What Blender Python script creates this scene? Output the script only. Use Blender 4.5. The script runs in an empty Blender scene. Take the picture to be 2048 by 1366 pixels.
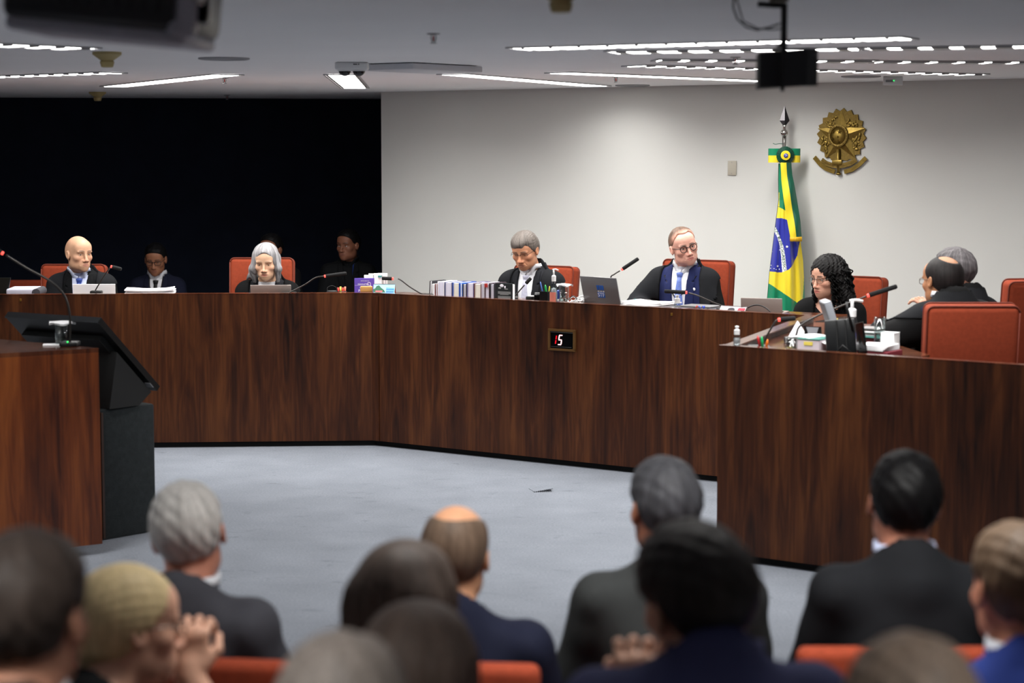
import bpy, bmesh, math, random
import numpy as np
from mathutils import Vector, Matrix, Euler
from mathutils.geometry import tessellate_polygon
random.seed(7); np.random.seed(7)
SC = bpy.context.scene
COL = SC.collection
# ------------------------------------------------------------------ camera
F, CAMH, HORIZON = 4000.0, 1.9, 297.0            # focal length in pixels of the 2048 x 1366 frame
PITCH = math.atan((683 - HORIZON) / F)
cam_data = bpy.data.cameras.new('camera')
cam = bpy.data.objects.new('camera', cam_data); COL.objects.link(cam)
cam.location = (0, 0, CAMH)
cam.rotation_euler = (math.pi / 2 - PITCH, 0, 0)
cam_data.sensor_fit = 'HORIZONTAL'; cam_data.sensor_width = 36.0
cam_data.lens = F / 2048 * 36.0
cam_data.clip_start = 0.05; cam_data.clip_end = 200
cam_data.dof.use_dof = True
cam_data.dof.focus_distance = 13.0
cam_data.dof.aperture_fstop = 2.8
SC.camera = cam
# ------------------------------------------------------------------ world, exposure
world = bpy.data.worlds.new('world'); SC.world = world; world.use_nodes = True
world.node_tree.nodes['Background'].inputs[0].default_value = (0.02, 0.021, 0.023, 1)
world.node_tree.nodes['Background'].inputs[1].default_value = 0.3
vs = SC.view_settings
vs.view_transform = 'Standard'; vs.look = 'None'; vs.gamma = 1.0; vs.use_curve_mapping = False
vs.exposure = 0.0
LAMP_W = 13.0            # watts of one ceiling tube fixture per metre
LAMP_SPREAD = 152        # beam of the louvred fixtures in degrees
CEIL = 2.34
def ray(u, v):
    x = (u - 1024) / F; y = -(v - 683) / F
    return np.array([x, math.cos(PITCH) + y * math.sin(PITCH), -math.sin(PITCH) + y * math.cos(PITCH)])
def onz(u, v, z):
    r = ray(u, v); return Vector(np.array([0, 0, CAMH]) + (z - CAMH) / r[2] * r)
def aty(u, v, Y):
    r = ray(u, v); return Vector(np.array([0, 0, CAMH]) + Y / r[1] * r)
# ------------------------------------------------------------------ materials
def srgb(r, g, b):
    f = lambda c: (c / 255 / 12.92) if c / 255 <= 0.04045 else ((c / 255 + 0.055) / 1.055) ** 2.4
    return (f(r), f(g), f(b), 1)
MATS = {}
def mat(name, col=(128, 128, 128), rough=0.6, metal=0.0, emit=None, estr=0, spec=0.5, noise=0, nscale=40, bump=0, bscale=200, stretch=(1, 1, 1), sheen=0, trans=0, ior=1.45, attr=None, coat=0, alpha=1):
    if name in MATS: return MATS[name]
    m = bpy.data.materials.new(name); m.use_nodes = True; MATS[name] = m
    nt = m.node_tree; b = nt.nodes['Principled BSDF']
    c = srgb(*col) if max(col) > 1 or len(col) == 3 else col
    b.inputs['Base Color'].default_value = c
    b.inputs['Roughness'].default_value = rough; b.inputs['Metallic'].default_value = metal
    b.inputs['Specular IOR Level'].default_value = spec
    b.inputs['Sheen Weight'].default_value = sheen
    b.inputs['Transmission Weight'].default_value = trans; b.inputs['IOR'].default_value = ior
    b.inputs['Coat Weight'].default_value = coat; b.inputs['Alpha'].default_value = alpha
    if emit:
        b.inputs['Emission Color'].default_value = srgb(*emit); b.inputs['Emission Strength'].default_value = estr
    src = None
    if attr:
        a = nt.nodes.new('ShaderNodeAttribute'); a.attribute_name = attr; src = a.outputs['Color']
    if noise or bump:
        tc = nt.nodes.new('ShaderNodeTexCoord'); mp = nt.nodes.new('ShaderNodeMapping')
        mp.inputs['Scale'].default_value = stretch; nt.links.new(tc.outputs['Object'], mp.inputs['Vector'])
    if noise:
        n = nt.nodes.new('ShaderNodeTexNoise'); n.inputs['Scale'].default_value = nscale; n.inputs['Detail'].default_value = 4
        nt.links.new(mp.outputs[0], n.inputs['Vector'])
        r = nt.nodes.new('ShaderNodeMapRange'); r.inputs[1].default_value = 0.25; r.inputs[2].default_value = 0.75
        r.inputs[3].default_value = 1 - noise; r.inputs[4].default_value = 1 + noise
        nt.links.new(n.outputs[0], r.inputs[0])
        mx = nt.nodes.new('ShaderNodeMix'); mx.data_type = 'RGBA'; mx.blend_type = 'MULTIPLY'; mx.inputs[0].default_value = 1
        if src: nt.links.new(src, mx.inputs[6])
        else: mx.inputs[6].default_value = c
        nt.links.new(r.outputs[0], mx.inputs[7]); src = mx.outputs[2]
    if src: nt.links.new(src, b.inputs['Base Color'])
    if bump:
        n2 = nt.nodes.new('ShaderNodeTexNoise'); n2.inputs['Scale'].default_value = bscale; n2.inputs['Detail'].default_value = 3
        nt.links.new(mp.outputs[0], n2.inputs['Vector'])
        bp = nt.nodes.new('ShaderNodeBump'); bp.inputs['Strength'].default_value = bump; bp.inputs['Distance'].default_value = 0.01
        nt.links.new(n2.outputs[0], bp.inputs['Height']); nt.links.new(bp.outputs[0], b.inputs['Normal'])
    return m
def wood_mat(name, dark, mid, light, scale=1.0, rough=0.28, spec=0.5):
    # vertical rosewood grain: broad bands and fine streaks along local z
    if name in MATS: return MATS[name]
    m = bpy.data.materials.new(name); m.use_nodes = True; MATS[name] = m
    nt = m.node_tree; b = nt.nodes['Principled BSDF']; L = nt.links.new
    tc = nt.nodes.new('ShaderNodeTexCoord')
    def noise(sc, detail, dist, stretch):
        mp = nt.nodes.new('ShaderNodeMapping'); mp.inputs['Scale'].default_value = stretch
        L(tc.outputs['Object'], mp.inputs['Vector'])
        n = nt.nodes.new('ShaderNodeTexNoise'); n.inputs['Scale'].default_value = sc
        n.inputs['Detail'].default_value = detail; n.inputs['Distortion'].default_value = dist
        L(mp.outputs[0], n.inputs['Vector']); return n.outputs[0]
    broad = noise(5 * scale, 3, 1.4, (1, 1, 0.12))
    fine = noise(60 * scale, 5, 0.3, (1, 1, 0.03))
    mid_n = noise(18 * scale, 4, 2.2, (1, 1, 0.09))
    def math_n(op, a, bb):
        n = nt.nodes.new('ShaderNodeMath'); n.operation = op
        for i, s in enumerate((a, bb)):
            if isinstance(s, (int, float)): n.inputs[i].default_value = s
            else: L(s, n.inputs[i])
        return n.outputs[0]
    s = math_n('ADD', math_n('MULTIPLY', broad, 0.5), math_n('ADD', math_n('MULTIPLY', mid_n, 0.3), math_n('MULTIPLY', fine, 0.2)))
    r = nt.nodes.new('ShaderNodeValToRGB'); L(s, r.inputs[0])
    e = r.color_ramp.elements
    e[0].position = 0.36; e[0].color = srgb(*dark); e[1].position = 0.66; e[1].color = srgb(*light)
    k = e.new(0.5); k.color = srgb(*mid)
    L(r.outputs[0], b.inputs['Base Color'])
    b.inputs['Roughness'].default_value = rough; b.inputs['Specular IOR Level'].default_value = spec
    return m
# ------------------------------------------------------------------ geometry helpers
class G:
    """collects polygons, becomes ONE mesh"""
    def __init__(s): s.v = []; s.f = []; s.m = []
    def add(s, v, f, mi=0, M=None):
        o = len(s.v)
        s.v += [tuple(M @ Vector(p)) if M else tuple(p) for p in v]
        s.f += [tuple(i + o for i in q) for q in f]; s.m += [mi] * len(f); return s
    def box(s, c, d, mi=0, M=None):
        x, y, z = (k / 2 for k in d)
        v = [(c[0] + i * x, c[1] + j * y, c[2] + k * z) for i in (-1, 1) for j in (-1, 1) for k in (-1, 1)]
        return s.add(v, [(0, 1, 3, 2), (4, 6, 7, 5), (0, 4, 5, 1), (2, 3, 7, 6), (0, 2, 6, 4), (1, 5, 7, 3)], mi, M)
    def rbox(s, c, d, r, seg=2, mi=0, M=None):
        bm = bmesh.new(); bmesh.ops.create_cube(bm, size=1)
        for v in bm.verts: v.co = Vector((v.co.x * d[0], v.co.y * d[1], v.co.z * d[2])) + Vector(c)
        bmesh.ops.bevel(bm, geom=bm.edges[:] + bm.verts[:], offset=r, segments=seg, profile=0.5, affect='EDGES')
        bm.verts.index_update()
        s.add([v.co[:] for v in bm.verts], [[v.index for v in f.verts] for f in bm.faces], mi, M); bm.free(); return s
    def prism(s, poly, z0, z1, mi=0, M=None):
        n = len(poly)
        v = [(p[0], p[1], z0) for p in poly] + [(p[0], p[1], z1) for p in poly]
        f = [tuple(range(n - 1, -1, -1)), tuple(range(n, 2 * n))] + [(i, (i + 1) % n, n + (i + 1) % n, n + i) for i in range(n)]
        return s.add(v, f, mi, M)
    def plate(s, poly, y0, y1, mi=0, M=None):      # outline in x,z extruded along y
        n = len(poly)
        v = [(p[0], y0, p[1]) for p in poly] + [(p[0], y1, p[1]) for p in poly]
        f = [tuple(range(n)), tuple(range(2 * n - 1, n - 1, -1))] + [(i, n + i, n + (i + 1) % n, (i + 1) % n) for i in range(n)]
        return s.add(v, f, mi, M)
    def tube(s, pts, r, n=8, mi=0, M=None, cap=True):
        pts = [Vector(p) for p in pts]; k = len(pts)
        rr = r if isinstance(r, (list, tuple)) else [r] * k
        T = [(pts[min(i + 1, k - 1)] - pts[max(i - 1, 0)]).normalized() for i in range(k)]
        N = T[0].orthogonal().normalized(); v = []
        for i in range(k):
            N = (N - T[i] * N.dot(T[i])); N = N.normalized() if N.length > 1e-6 else T[i].orthogonal().normalized()
            Bv = T[i].cross(N)
            v += [pts[i] + (N * math.cos(a) + Bv * math.sin(a)) * rr[i] for a in (2 * math.pi * j / n for j in range(n))]
        f = [(i * n + j, i * n + (j + 1) % n, (i + 1) * n + (j + 1) % n, (i + 1) * n + j) for i in range(k - 1) for j in range(n)]
        if cap: f += [tuple(range(n - 1, -1, -1)), tuple(range((k - 1) * n, k * n))]
        return s.add(v, f, mi, M)
    def lathe(s, prof, n=24, mi=0, M=None, c=(0, 0, 0), sx=1, sy=1):
        v = [(c[0] + sx * r * math.cos(2 * math.pi * j / n), c[1] + sy * r * math.sin(2 * math.pi * j / n), c[2] + z) for r, z in prof for j in range(n)]
        k = len(prof)
        f = [(i * n + j, i * n + (j + 1) % n, (i + 1) * n + (j + 1) % n, (i + 1) * n + j) for i in range(k - 1) for j in range(n)]
        f += [tuple(range(n - 1, -1, -1)), tuple(range((k - 1) * n, k * n))]
        return s.add(v, f, mi, M)
    def grid(s, P, mi=0, M=None, wrap=False):       # P[i][j] points
        a, b = len(P), len(P[0]); v = [p for row in P for p in row]
        f = [(i * b + j, i * b + (j + 1) % b, (i + 1) * b + (j + 1) % b, (i + 1) * b + j) for i in range(a - 1) for j in range(b if wrap else b - 1)]
        return s.add(v, f, mi, M)
    def sphere(s, c, r, n=16, m=10, mi=0, M=None):
        r = r if isinstance(r, (tuple, list)) else (r, r, r)
        P = [[(c[0] + r[0] * math.sin(t) * math.cos(p), c[1] + r[1] * math.sin(t) * math.sin(p), c[2] - r[2] * math.cos(t)) for p in (2 * math.pi * j / n for j in range(n))] for t in (math.pi * (i + 0.001) / (m + 0.002) for i in range(m + 1))]
        return s.grid(P, mi, M, wrap=True)
def finish(name, me, mats, parent, smooth):
    for m in (mats if isinstance(mats, (list, tuple)) else [mats]): me.materials.append(m)
    if smooth:
        me.shade_smooth()
        if smooth is not True: me.set_sharp_from_angle(angle=math.radians(smooth))
    o = bpy.data.objects.new(name, me); COL.objects.link(o)
    if parent: o.parent = parent
    return o
def obj(name, g, mats, parent=None, smooth=False):
    me = bpy.data.meshes.new(name); me.from_pydata(g.v, [], g.f)
    if any(g.m): me.polygons.foreach_set('material_index', g.m)
    me.validate(); me.update()
    return finish(name, me, mats, parent, smooth)
def tag(o, label=None, cat=None, group=None, kind=None):
    if label: o['label'] = label
    if cat: o['category'] = cat
    if group: o['group'] = group
    if kind: o['kind'] = kind
    return o
def thing(name, label, cat, loc=(0, 0, 0), rz=0, group=None):
    o = bpy.data.objects.new(name, None); COL.objects.link(o); o.empty_display_size = 0.05
    o.location = loc; o.rotation_euler = (0, 0, rz)
    return tag(o, label, cat, group)
def text_mesh(txt, size, depth=0.0005, align='CENTER', spacing=1.0):
    cu = bpy.data.curves.new('t', 'FONT'); cu.body = txt; cu.size = size; cu.extrude = depth
    cu.align_x = align; cu.align_y = 'CENTER'; cu.space_character = spacing; cu.resolution_u = 3
    o = bpy.data.objects.new('t', cu); COL.objects.link(o)
    dg = bpy.context.evaluated_depsgraph_get()
    me = bpy.data.meshes.new_from_object(o.evaluated_get(dg))
    bpy.data.objects.remove(o); bpy.data.curves.remove(cu)
    v = [tuple(p.co) for p in me.vertices]; f = [tuple(p.vertices) for p in me.polygons]
    bpy.data.meshes.remove(me); g = G(); g.v = v; g.f = f; g.m = [0] * len(f); return g
def gmap(g, fn):
    g.v = [tuple(fn(Vector(p))) for p in g.v]; return g
RZ = lambda a: Matrix.Rotation(a, 4, 'Z')
RX = lambda a: Matrix.Rotation(a, 4, 'X')
RY = lambda a: Matrix.Rotation(a, 4, 'Y')
TR = lambda *p: Matrix.Translation(Vector(p))
rad = math.radians
# ================================================================== ROOM
W_L = onz(762, 184, CEIL); W_R = onz(2048, 157, CEIL)
WDIR = Vector((W_R.x - W_L.x, W_R.y - W_L.y, 0)).normalized()       # along the white wall
WNOR = Vector((WDIR.y, -WDIR.x, 0))                                  # towards the room
DK = onz(0, 195, CEIL); DKR = onz(762, 198, CEIL)
X0, X1, Y0, Y1 = -6.5, 5.6, -3.0, 19.0
M_carpet = mat('carpet', (134, 139, 148), 0.95, noise=0.1, nscale=3.0, bump=0.5, bscale=350, spec=0.1)
def carpet_detail(m):
    nt = m.node_tree; b = nt.nodes['Principled BSDF']; L = nt.links.new
    base = b.inputs['Base Color'].links[0].from_socket
    tc = nt.nodes.new('ShaderNodeTexCoord'); mp = nt.nodes.new('ShaderNodeMapping')
    mp.inputs['Scale'].default_value = (1.0, 1.6, 1); mp.inputs['Rotation'].default_value = (0, 0, 0.3)
    L(tc.outputs['Object'], mp.inputs['Vector'])
    n = nt.nodes.new('ShaderNodeTexNoise'); n.inputs['Scale'].default_value = 7; n.inputs['Detail'].default_value = 6; n.inputs['Distortion'].default_value = 0.6
    L(mp.outputs[0], n.inputs['Vector'])
    r = nt.nodes.new('ShaderNodeMapRange'); r.inputs[1].default_value = 0.62; r.inputs[2].default_value = 0.80; r.inputs[3].default_value = 1; r.inputs[4].default_value = 0.70
    L(n.outputs[0], r.inputs[0])
    n3 = nt.nodes.new('ShaderNodeTexNoise'); n3.inputs['Scale'].default_value = 90; n3.inputs['Detail'].default_value = 2
    L(tc.outputs['Object'], n3.inputs['Vector'])
    r3 = nt.nodes.new('ShaderNodeMapRange'); r3.inputs[1].default_value = 0.3; r3.inputs[2].default_value = 0.7; r3.inputs[3].default_value = 0.88; r3.inputs[4].default_value = 1.1
    L(n3.outputs[0], r3.inputs[0])
    mm = nt.nodes.new('ShaderNodeMath'); mm.operation = 'MULTIPLY'; L(r.outputs[0], mm.inputs[0]); L(r3.outputs[0], mm.inputs[1])
    mx = nt.nodes.new('ShaderNodeMix'); mx.data_type = 'RGBA'; mx.blend_type = 'MULTIPLY'; mx.inputs[0].default_value = 1
    L(base, mx.inputs[6]); L(mm.outputs[0], mx.inputs[7]); L(mx.outputs[2], b.inputs['Base Color'])
carpet_detail(M_carpet)
M_wall = mat('white_plaster', (208, 208, 204), 0.85, noise=0.02, nscale=2)
M_ceil = mat('ceiling_paint', (240, 240, 241), 0.9, noise=0.02, nscale=1.5)
M_navy = mat('dark_navy_felt', (28, 33, 46), 0.95, noise=0.15, nscale=6, spec=0.15)
M_side = mat('beige_side_wall', (176, 170, 160), 0.9)
M_rear = mat('rear_wood', (70, 44, 30), 0.6, noise=0.2, nscale=4, stretch=(1, 1, 0.2))
def struct(name, g, m, smooth=False):
    return tag(obj(name, g, m, None, smooth), kind='structure')
struct('floor', G().prism([(X0, Y0), (X1, Y0), (X1, Y1), (X0, Y1)], -0.1, 0), M_carpet)
struct('ceiling', G().prism([(X0, Y0), (X1, Y0), (X1, Y1), (X0, Y1)], CEIL, CEIL + 0.1), M_ceil)
we = W_L + WDIR * 8.6
t = WNOR * -0.12
struct('wall_back', G().prism([(W_L.x, W_L.y), (we.x, we.y), (we.x + t.x, we.y + t.y), (W_L.x + t.x, W_L.y + t.y)], 0, CEIL), M_wall)
dd = Vector((DKR.x - DK.x, DKR.y - DK.y, 0)).normalized()
d0 = DK - dd * 3.2; d1 = DKR + dd * 3.0
struct('wall_dark', G().prism([(d0.x, d0.y), (d1.x, d1.y), (d1.x, d1.y + 0.15), (d0.x, d0.y + 0.15)], 0, CEIL), M_navy)
struct('wall_left', G().box(((X0 - 0.05), (Y0 + Y1) / 2, CEIL / 2), (0.1, Y1 - Y0, CEIL)), M_navy)
struct('wall_right', G().box(((X1 + 0.05), (Y0 + Y1) / 2, CEIL / 2), (0.1, Y1 - Y0, CEIL)), M_side)
struct('wall_rear', G().box(((X0 + X1) / 2, Y0 - 0.05, CEIL / 2), (X1 - X0, 0.1, CEIL)), M_rear)
# a torn flap in the carpet and long carpet seams
fl = onz(1081, 980, 0)
t = thing('carpet_flap', 'small loose carpet flap over a floor box in the empty court floor', 'floor cover', (fl.x, fl.y, 0), rad(12))
obj('flap', G().add([(-.05, -.06, .002), (.06, -.05, .016), (.055, .07, .014), (-.055, .06, .002), (-.05, -.06, 0), (.06, -.05, .012), (.055, .07, .010), (-.055, .06, 0)], [(0, 1, 2, 3), (4, 7, 6, 5), (0, 4, 5, 1), (1, 5, 6, 2), (2, 6, 7, 3), (3, 7, 4, 0)]), M_carpet, t)
g = G()
for i in range(9): g.tube([(-.05 + i * .012, -.062 + i * .001, .004 + i * .001), (-.052 + i * .012, -.075, .002)], 0.002, 4)
obj('frayed_edge', g, mat('dark_thread', (40, 44, 50), 0.9), t)
# ------------------------------------------------------------------ ceiling fixtures
M_frame = mat('lamp_frame', (176, 176, 178), 0.5)
M_refl = mat('lamp_reflector', (96, 94, 90), 0.35, 0.8)
M_lamp = mat('lamp_diffuser', (255, 255, 255), 0.5, emit=(255, 252, 248), estr=10.0)
M_lampdim = mat('lamp_diffuser_deep', (255, 255, 255), 0.5, emit=(255, 252, 248), estr=1.0)
M_blade = mat('lamp_louver', (150, 150, 152), 0.4, 0.5)
def ceiling_lamp(a, b, label, blades=True, bw=0.20, lit=0.15, power=1.0, spread=None, fill=.05, dif=None):
    a = Vector((a[0], a[1], 0)); b = Vector((b[0], b[1], 0)); d = b - a; L = d.length; c = (a + b) / 2
    rz = math.atan2(d.y, d.x)
    t = thing('ceiling_lamp', label, 'ceiling lamp', (c.x, c.y, CEIL), rz, 'recessed strip lamps fanned over the court')
    z = -0.006
    g = G()
    for s in (-1, 1): g.box((0, s * (bw / 2), z / 2 - .001), (L, 0.012, -z)); g.box((s * L / 2, 0, z / 2 - .001), (0.012, bw, -z))
    obj('frame', g, M_frame, t)
    g = G()
    for s in (-1, 1): g.add([(-L / 2, s * bw / 2, z), (L / 2, s * bw / 2, z), (L / 2, s * lit / 2, -.003), (-L / 2, s * lit / 2, -.003)], [(0, 1, 2, 3) if s > 0 else (3, 2, 1, 0)])
    obj('reflector', g, M_refl, t)
    obj('diffuser', G().box((0, 0, -.0055), (L - .04, lit, .006)), dif or M_lamp, t)
    if blades:
        n = int(L / 0.13)
        base = None
        for i in range(n):
            x = -L / 2 + (i + .5) * L / n
            if base is None:
                base = obj('louver_blade', G().box((0, 0, -.0065), (fill, lit + .006, .009)), M_blade, t); base.location = (x, 0, 0)
            else:
                o = base.copy(); COL.objects.link(o); o.parent = t; o.location = (x, 0, 0)
    ld = bpy.data.lights.new('tube_light', 'AREA'); ld.shape = 'RECTANGLE'; ld.size = L - .05; ld.size_y = lit
    ld.energy = LAMP_W * L * power; ld.color = (1.0, 0.985, 0.955); ld.spread = rad(spread or LAMP_SPREAD)
    lo = bpy.data.objects.new('tube_light', ld); COL.objects.link(lo); lo.parent = t; lo.location = (0, 0, -.0125)
    return t
def lamp_px(a, b, label, **k):
    A = onz(a[0], a[1], CEIL); B = onz(b[0], b[1], CEIL); return ceiling_lamp(A, B, label, **k)
A = onz(175, 96, CEIL); B = onz(0, 88, CEIL)
ceiling_lamp(A, A + (B - A).normalized() * 2.4, 'strip lamp behind the big projector at the left edge of the frame')
A = onz(228, 144, CEIL); B = onz(0, 152, CEIL)
ceiling_lamp(A, A + (B - A).normalized() * 2.4, 'thin strip lamp at the left edge, between two cream smoke detectors')
lamp_px((228, 172), (455, 148), 'slanting strip lamp near the dark recess, right of the lower smoke detector', blades=False)
lamp_px((682, 148), (710, 175), 'short strip lamp seen end-on below the double dome camera', blades=False)
lamp_px((905, 147), (1195, 171), 'strip lamp slanting down to the right at the start of the white wall', blades=False)
A = onz(1115, 144, CEIL); B = onz(1540, 161, CEIL)
lamp_px((1115, 144), (1560, 162), 'strip lamp nearest the white wall, ending behind the hanging black speaker', blades=False)
lamp_px((1265, 130), (1955, 148), 'louvred strip lamp above the one nearest the white wall, right of centre', fill=.06)
lamp_px((1310, 119), (1745, 121), 'level louvred strip lamp passing behind the hanging speaker', fill=.095)
lamp_px((1750, 122), (2180, 124), 'level louvred strip lamp running out of the frame at the right', fill=.10)
A = onz(1220, 103, CEIL); B = onz(2048, 91, CEIL)
ceiling_lamp(A, A + (B - A) * 0.62, 'dashed louvred strip lamp second nearest, left of the speaker pole')
ceiling_lamp(A + (B - A) * 0.63, A + (B - A) * 1.5, 'dashed louvred strip lamp second nearest, reaching the right edge', fill=.075)
lamp_px((1035, 96), (1820, 74), 'nearest long strip lamp, crossing behind the speaker pole', fill=.014)
# fixtures of the same fan over the audience, above the frame
ceiling_lamp((-3.4, 6.2), (-1.8, 4.6), 'strip lamp over the left audience rows', power=1.0, spread=95, dif=M_lampdim)
ceiling_lamp((-0.4, 4.3), (1.7, 4.0), 'strip lamp over the middle audience rows', power=1.0, spread=95, dif=M_lampdim)
ceiling_lamp((-2.2, 2.5), (-0.2, 2.1), 'strip lamp over the rear audience rows, left', power=0.8, spread=95, dif=M_lampdim)
ceiling_lamp((0.7, 2.1), (2.6, 2.5), 'strip lamp over the rear audience rows, right', power=0.8, spread=95, dif=M_lampdim)
# ================================================================== BENCHES
M_wood = wood_mat('rosewood_veneer', (28, 12, 6), (68, 34, 16), (102, 58, 28), rough=.38, spec=.28)
M_woodtop = wood_mat('rosewood_top', (46, 22, 14), (80, 42, 26), (108, 64, 40), rough=0.16, spec=0.7)
M_kick = mat('black_kick', (8, 8, 9), 0.8)
HB, HC = 0.985, 1.0        # ledge heights
WT = 0.945                 # worktop height
WTC = 0.962               # desk height inside the right enclosure
KICK = 0.035
def local_frame(a, b):
    d = Vector((b.x - a.x, b.y - a.y, 0)); return d.length, math.atan2(d.y, d.x)
A0, A1 = onz(0, 589, HB), onz(746, 585.5, HB)
B1 = onz(1609, 630, HB)
dA = (A1 - A0).normalized(); dB = (B1 - A1).normalized()
nA = Vector((-dA.y, dA.x, 0)); nB = Vector((-dB.y, dB.x, 0))
bis = (nA + nB).normalized(); kb = 1 / bis.dot(nA)
A0 = A0 - dA * 1.6
B1x = B1 + dB * 0.02
def bench(name, label, a, b, miter_a, miter_b, H, wt_depth=0.62, th=0.045):
    L, rz = local_frame(a, b)
    t = thing(name, label, 'bench', (a.x, a.y, 0), rz)
    def off(end, dist):     # local x of the mitred back line at depth dist
        return dist * (math.tan(miter_a) if end == 0 else math.tan(miter_b))
    def poly(y0, y1, e0=0, e1=0):
        return [(off(0, y0) + e0, y0), (L + off(1, y0) - e1, y0), (L + off(1, y1) - e1, y1), (off(0, y1) + e0, y1)]
    obj('front_panel', G().prism(poly(0, th), KICK, H - .005), M_wood, t)
    obj('ledge', G().prism(poly(-.001, th + .02), H - .005, H), M_woodtop, t)
    obj('kick_plate', G().prism(poly(.03, .05), 0, KICK + .01), M_kick, t)
    obj('worktop', G().prism(poly(th, wt_depth, .002, .002), WT - .03, WT), M_woodtop, t)
    for x in (L * .12, L * .5, L * .88): obj('support', G().box((x, wt_depth * .5, (WT - .03) / 2 + .0), (.03, wt_depth * .7, WT - .03)), M_wood, t)
    return t
ang = lambda v: math.atan2(v.y, v.x)
half = (ang(dA) - ang(dB)) / 2
bA = bench('judges_bench', 'long dark wood bench wing running out of the frame at the left', A0, A1, 0, half, HB)
bB = bench('judges_bench', 'long dark wood bench wing with the red number display on its front', A1, B1x, -half, 0, HB)
# the corner post where the two wings meet
obj('corner_post', G().prism([(-.012, -.006), (.045, -.006), (.045, .004), (-.012, .004)], KICK, HB - .02), M_wood, bB)
# brass lock rosettes on the fronts
M_brass = mat('brass', (176, 132, 60), 0.35, 0.9)
for u, v, bb in ((44.5, 597, bA), (1364, 624, bB)):
    p = onz(u, v, HB - .03); q = bb.matrix_world.inverted() if False else (Matrix.Translation(bb.location) @ RZ(bb.rotation_euler.z)).inverted() @ p
    obj('lock_plate', G().rbox((q.x, -.004, HB - .035), (.012, .008, .016), .002), M_brass, bb)
# right enclosure: near screen, end screen and worktop
PC = onz(1437, 690, HC); PR = onz(2048, 730, HC); PE = onz(1611, 630, HC)
dC = (PR - PC).normalized(); dE = (PE - PC); LE = dE.length; dE.normalize()
PR2 = PC + dC * 4.2
L, rz = local_frame(PC, PR2)
bC = thing('clerks_bench', 'dark wood enclosure in the right foreground with a desk inside', 'bench', (PC.x, PC.y, 0), rz)
toC = (Matrix.Translation(bC.location) @ RZ(rz)).inverted()
lE = toC @ Vector((PE.x, PE.y, 0)); eN = Vector((lE.y, -lE.x, 0)).normalized()
def strip(p, q, n, w0, w1): return [(p.x + n.x * w0, p.y + n.y * w0), (q.x + n.x * w0, q.y + n.y * w0), (q.x + n.x * w1, q.y + n.y * w1), (p.x + n.x * w1, p.y + n.y * w1)]
O = Vector((0, 0, 0)); XR = Vector((L, 0, 0)); nY = Vector((0, 1, 0))
obj('front_panel', G().prism(strip(O, XR, nY, 0, .045), KICK, HC - .005), M_wood, bC)
obj('end_panel', G().prism(strip(Vector((0, .03, 0)), lE, eN, 0.0, .045), KICK, HC - .005), M_wood, bC)
obj('ledge', G().prism(strip(Vector((0, 0, 0)), XR, nY, -.001, .05), HC - .005, HC), M_woodtop, bC)
obj('end_ledge', G().prism(strip(Vector((0.012, .05, 0)), lE, eN, -.002, .062), HC - .0052, HC - .0002), M_woodtop, bC)
obj('kick_plate', G().prism(strip(O, XR, nY, .03, .05), 0, KICK + .01), M_kick, bC)
wt = [(.04, .045), (.84, .045), (.82, .50), (.45, .90), (.32, 1.30), (lE.x + eN.x * .55, lE.y + eN.y * .55), (lE.x + eN.x * .045, lE.y + eN.y * .045)]
obj('worktop', G().prism(wt, WTC - .03, WTC), M_woodtop, bC)
obj('support', G().box((.5, .4, (WTC - .03) / 2), (.03, .5, WTC - .03)), M_wood, bC); obj('support', G().box((.05, 1.2, (WTC - .03) / 2), (.3, .03, WTC - .03)), M_wood, bC)
# ================================================================== CEILING THINGS
M_white = mat('white_plastic', (228, 228, 228), 0.45)
M_black = mat('black_plastic', (14, 14, 15), 0.45)
M_blackgloss = mat('black_gloss', (8, 8, 9), 0.12)
M_chrome = mat('chrome', (200, 198, 194), 0.12, 1.0)
M_steel = mat('brushed_steel', (150, 150, 152), 0.35, 0.9)
M_cream = mat('cream_plastic', (168, 152, 104), 0.55)
def thin_glass(name, tint, gloss):
    m = bpy.data.materials.new(name); m.use_nodes = True; MATS[name] = m; nt = m.node_tree; nt.nodes.clear()
    o = nt.nodes.new('ShaderNodeOutputMaterial'); mx = nt.nodes.new('ShaderNodeMixShader'); tr = nt.nodes.new('ShaderNodeBsdfTransparent'); gl = nt.nodes.new('ShaderNodeBsdfGlossy')
    lw = nt.nodes.new('ShaderNodeLayerWeight'); lw.inputs[0].default_value = .5; pw = nt.nodes.new('ShaderNodeMath'); pw.operation = 'POWER'; pw.inputs[1].default_value = gloss
    fr = nt.nodes.new('ShaderNodeMapRange'); fr.inputs[3].default_value = .05; fr.inputs[4].default_value = .75
    nt.links.new(lw.outputs['Facing'], pw.inputs[0]); nt.links.new(pw.outputs[0], fr.inputs[0]); tr.inputs[0].default_value = srgb(*tint); gl.inputs['Roughness'].default_value = .05
    nt.links.new(fr.outputs[0], mx.inputs[0]); nt.links.new(tr.outputs[0], mx.inputs[1]); nt.links.new(gl.outputs[0], mx.inputs[2]); nt.links.new(mx.outputs[0], o.inputs[0]); return m
M_glass = thin_glass('clear_glass', (236, 241, 241), 4.0)
M_thin = thin_glass('clear_plastic', (226, 231, 233), 2.5)
M_water = mat('water', (240, 248, 248), 0.0, trans=1.0, ior=1.33)
M_paper = mat('paper_white', (238, 238, 240), 0.8)
M_red = mat('red_led', (255, 60, 50), 0.4, emit=(255, 90, 80), estr=1.6)
M_green_led = mat('green_led', (40, 220, 90), 0.4, emit=(40, 230, 100), estr=2.0)
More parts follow.
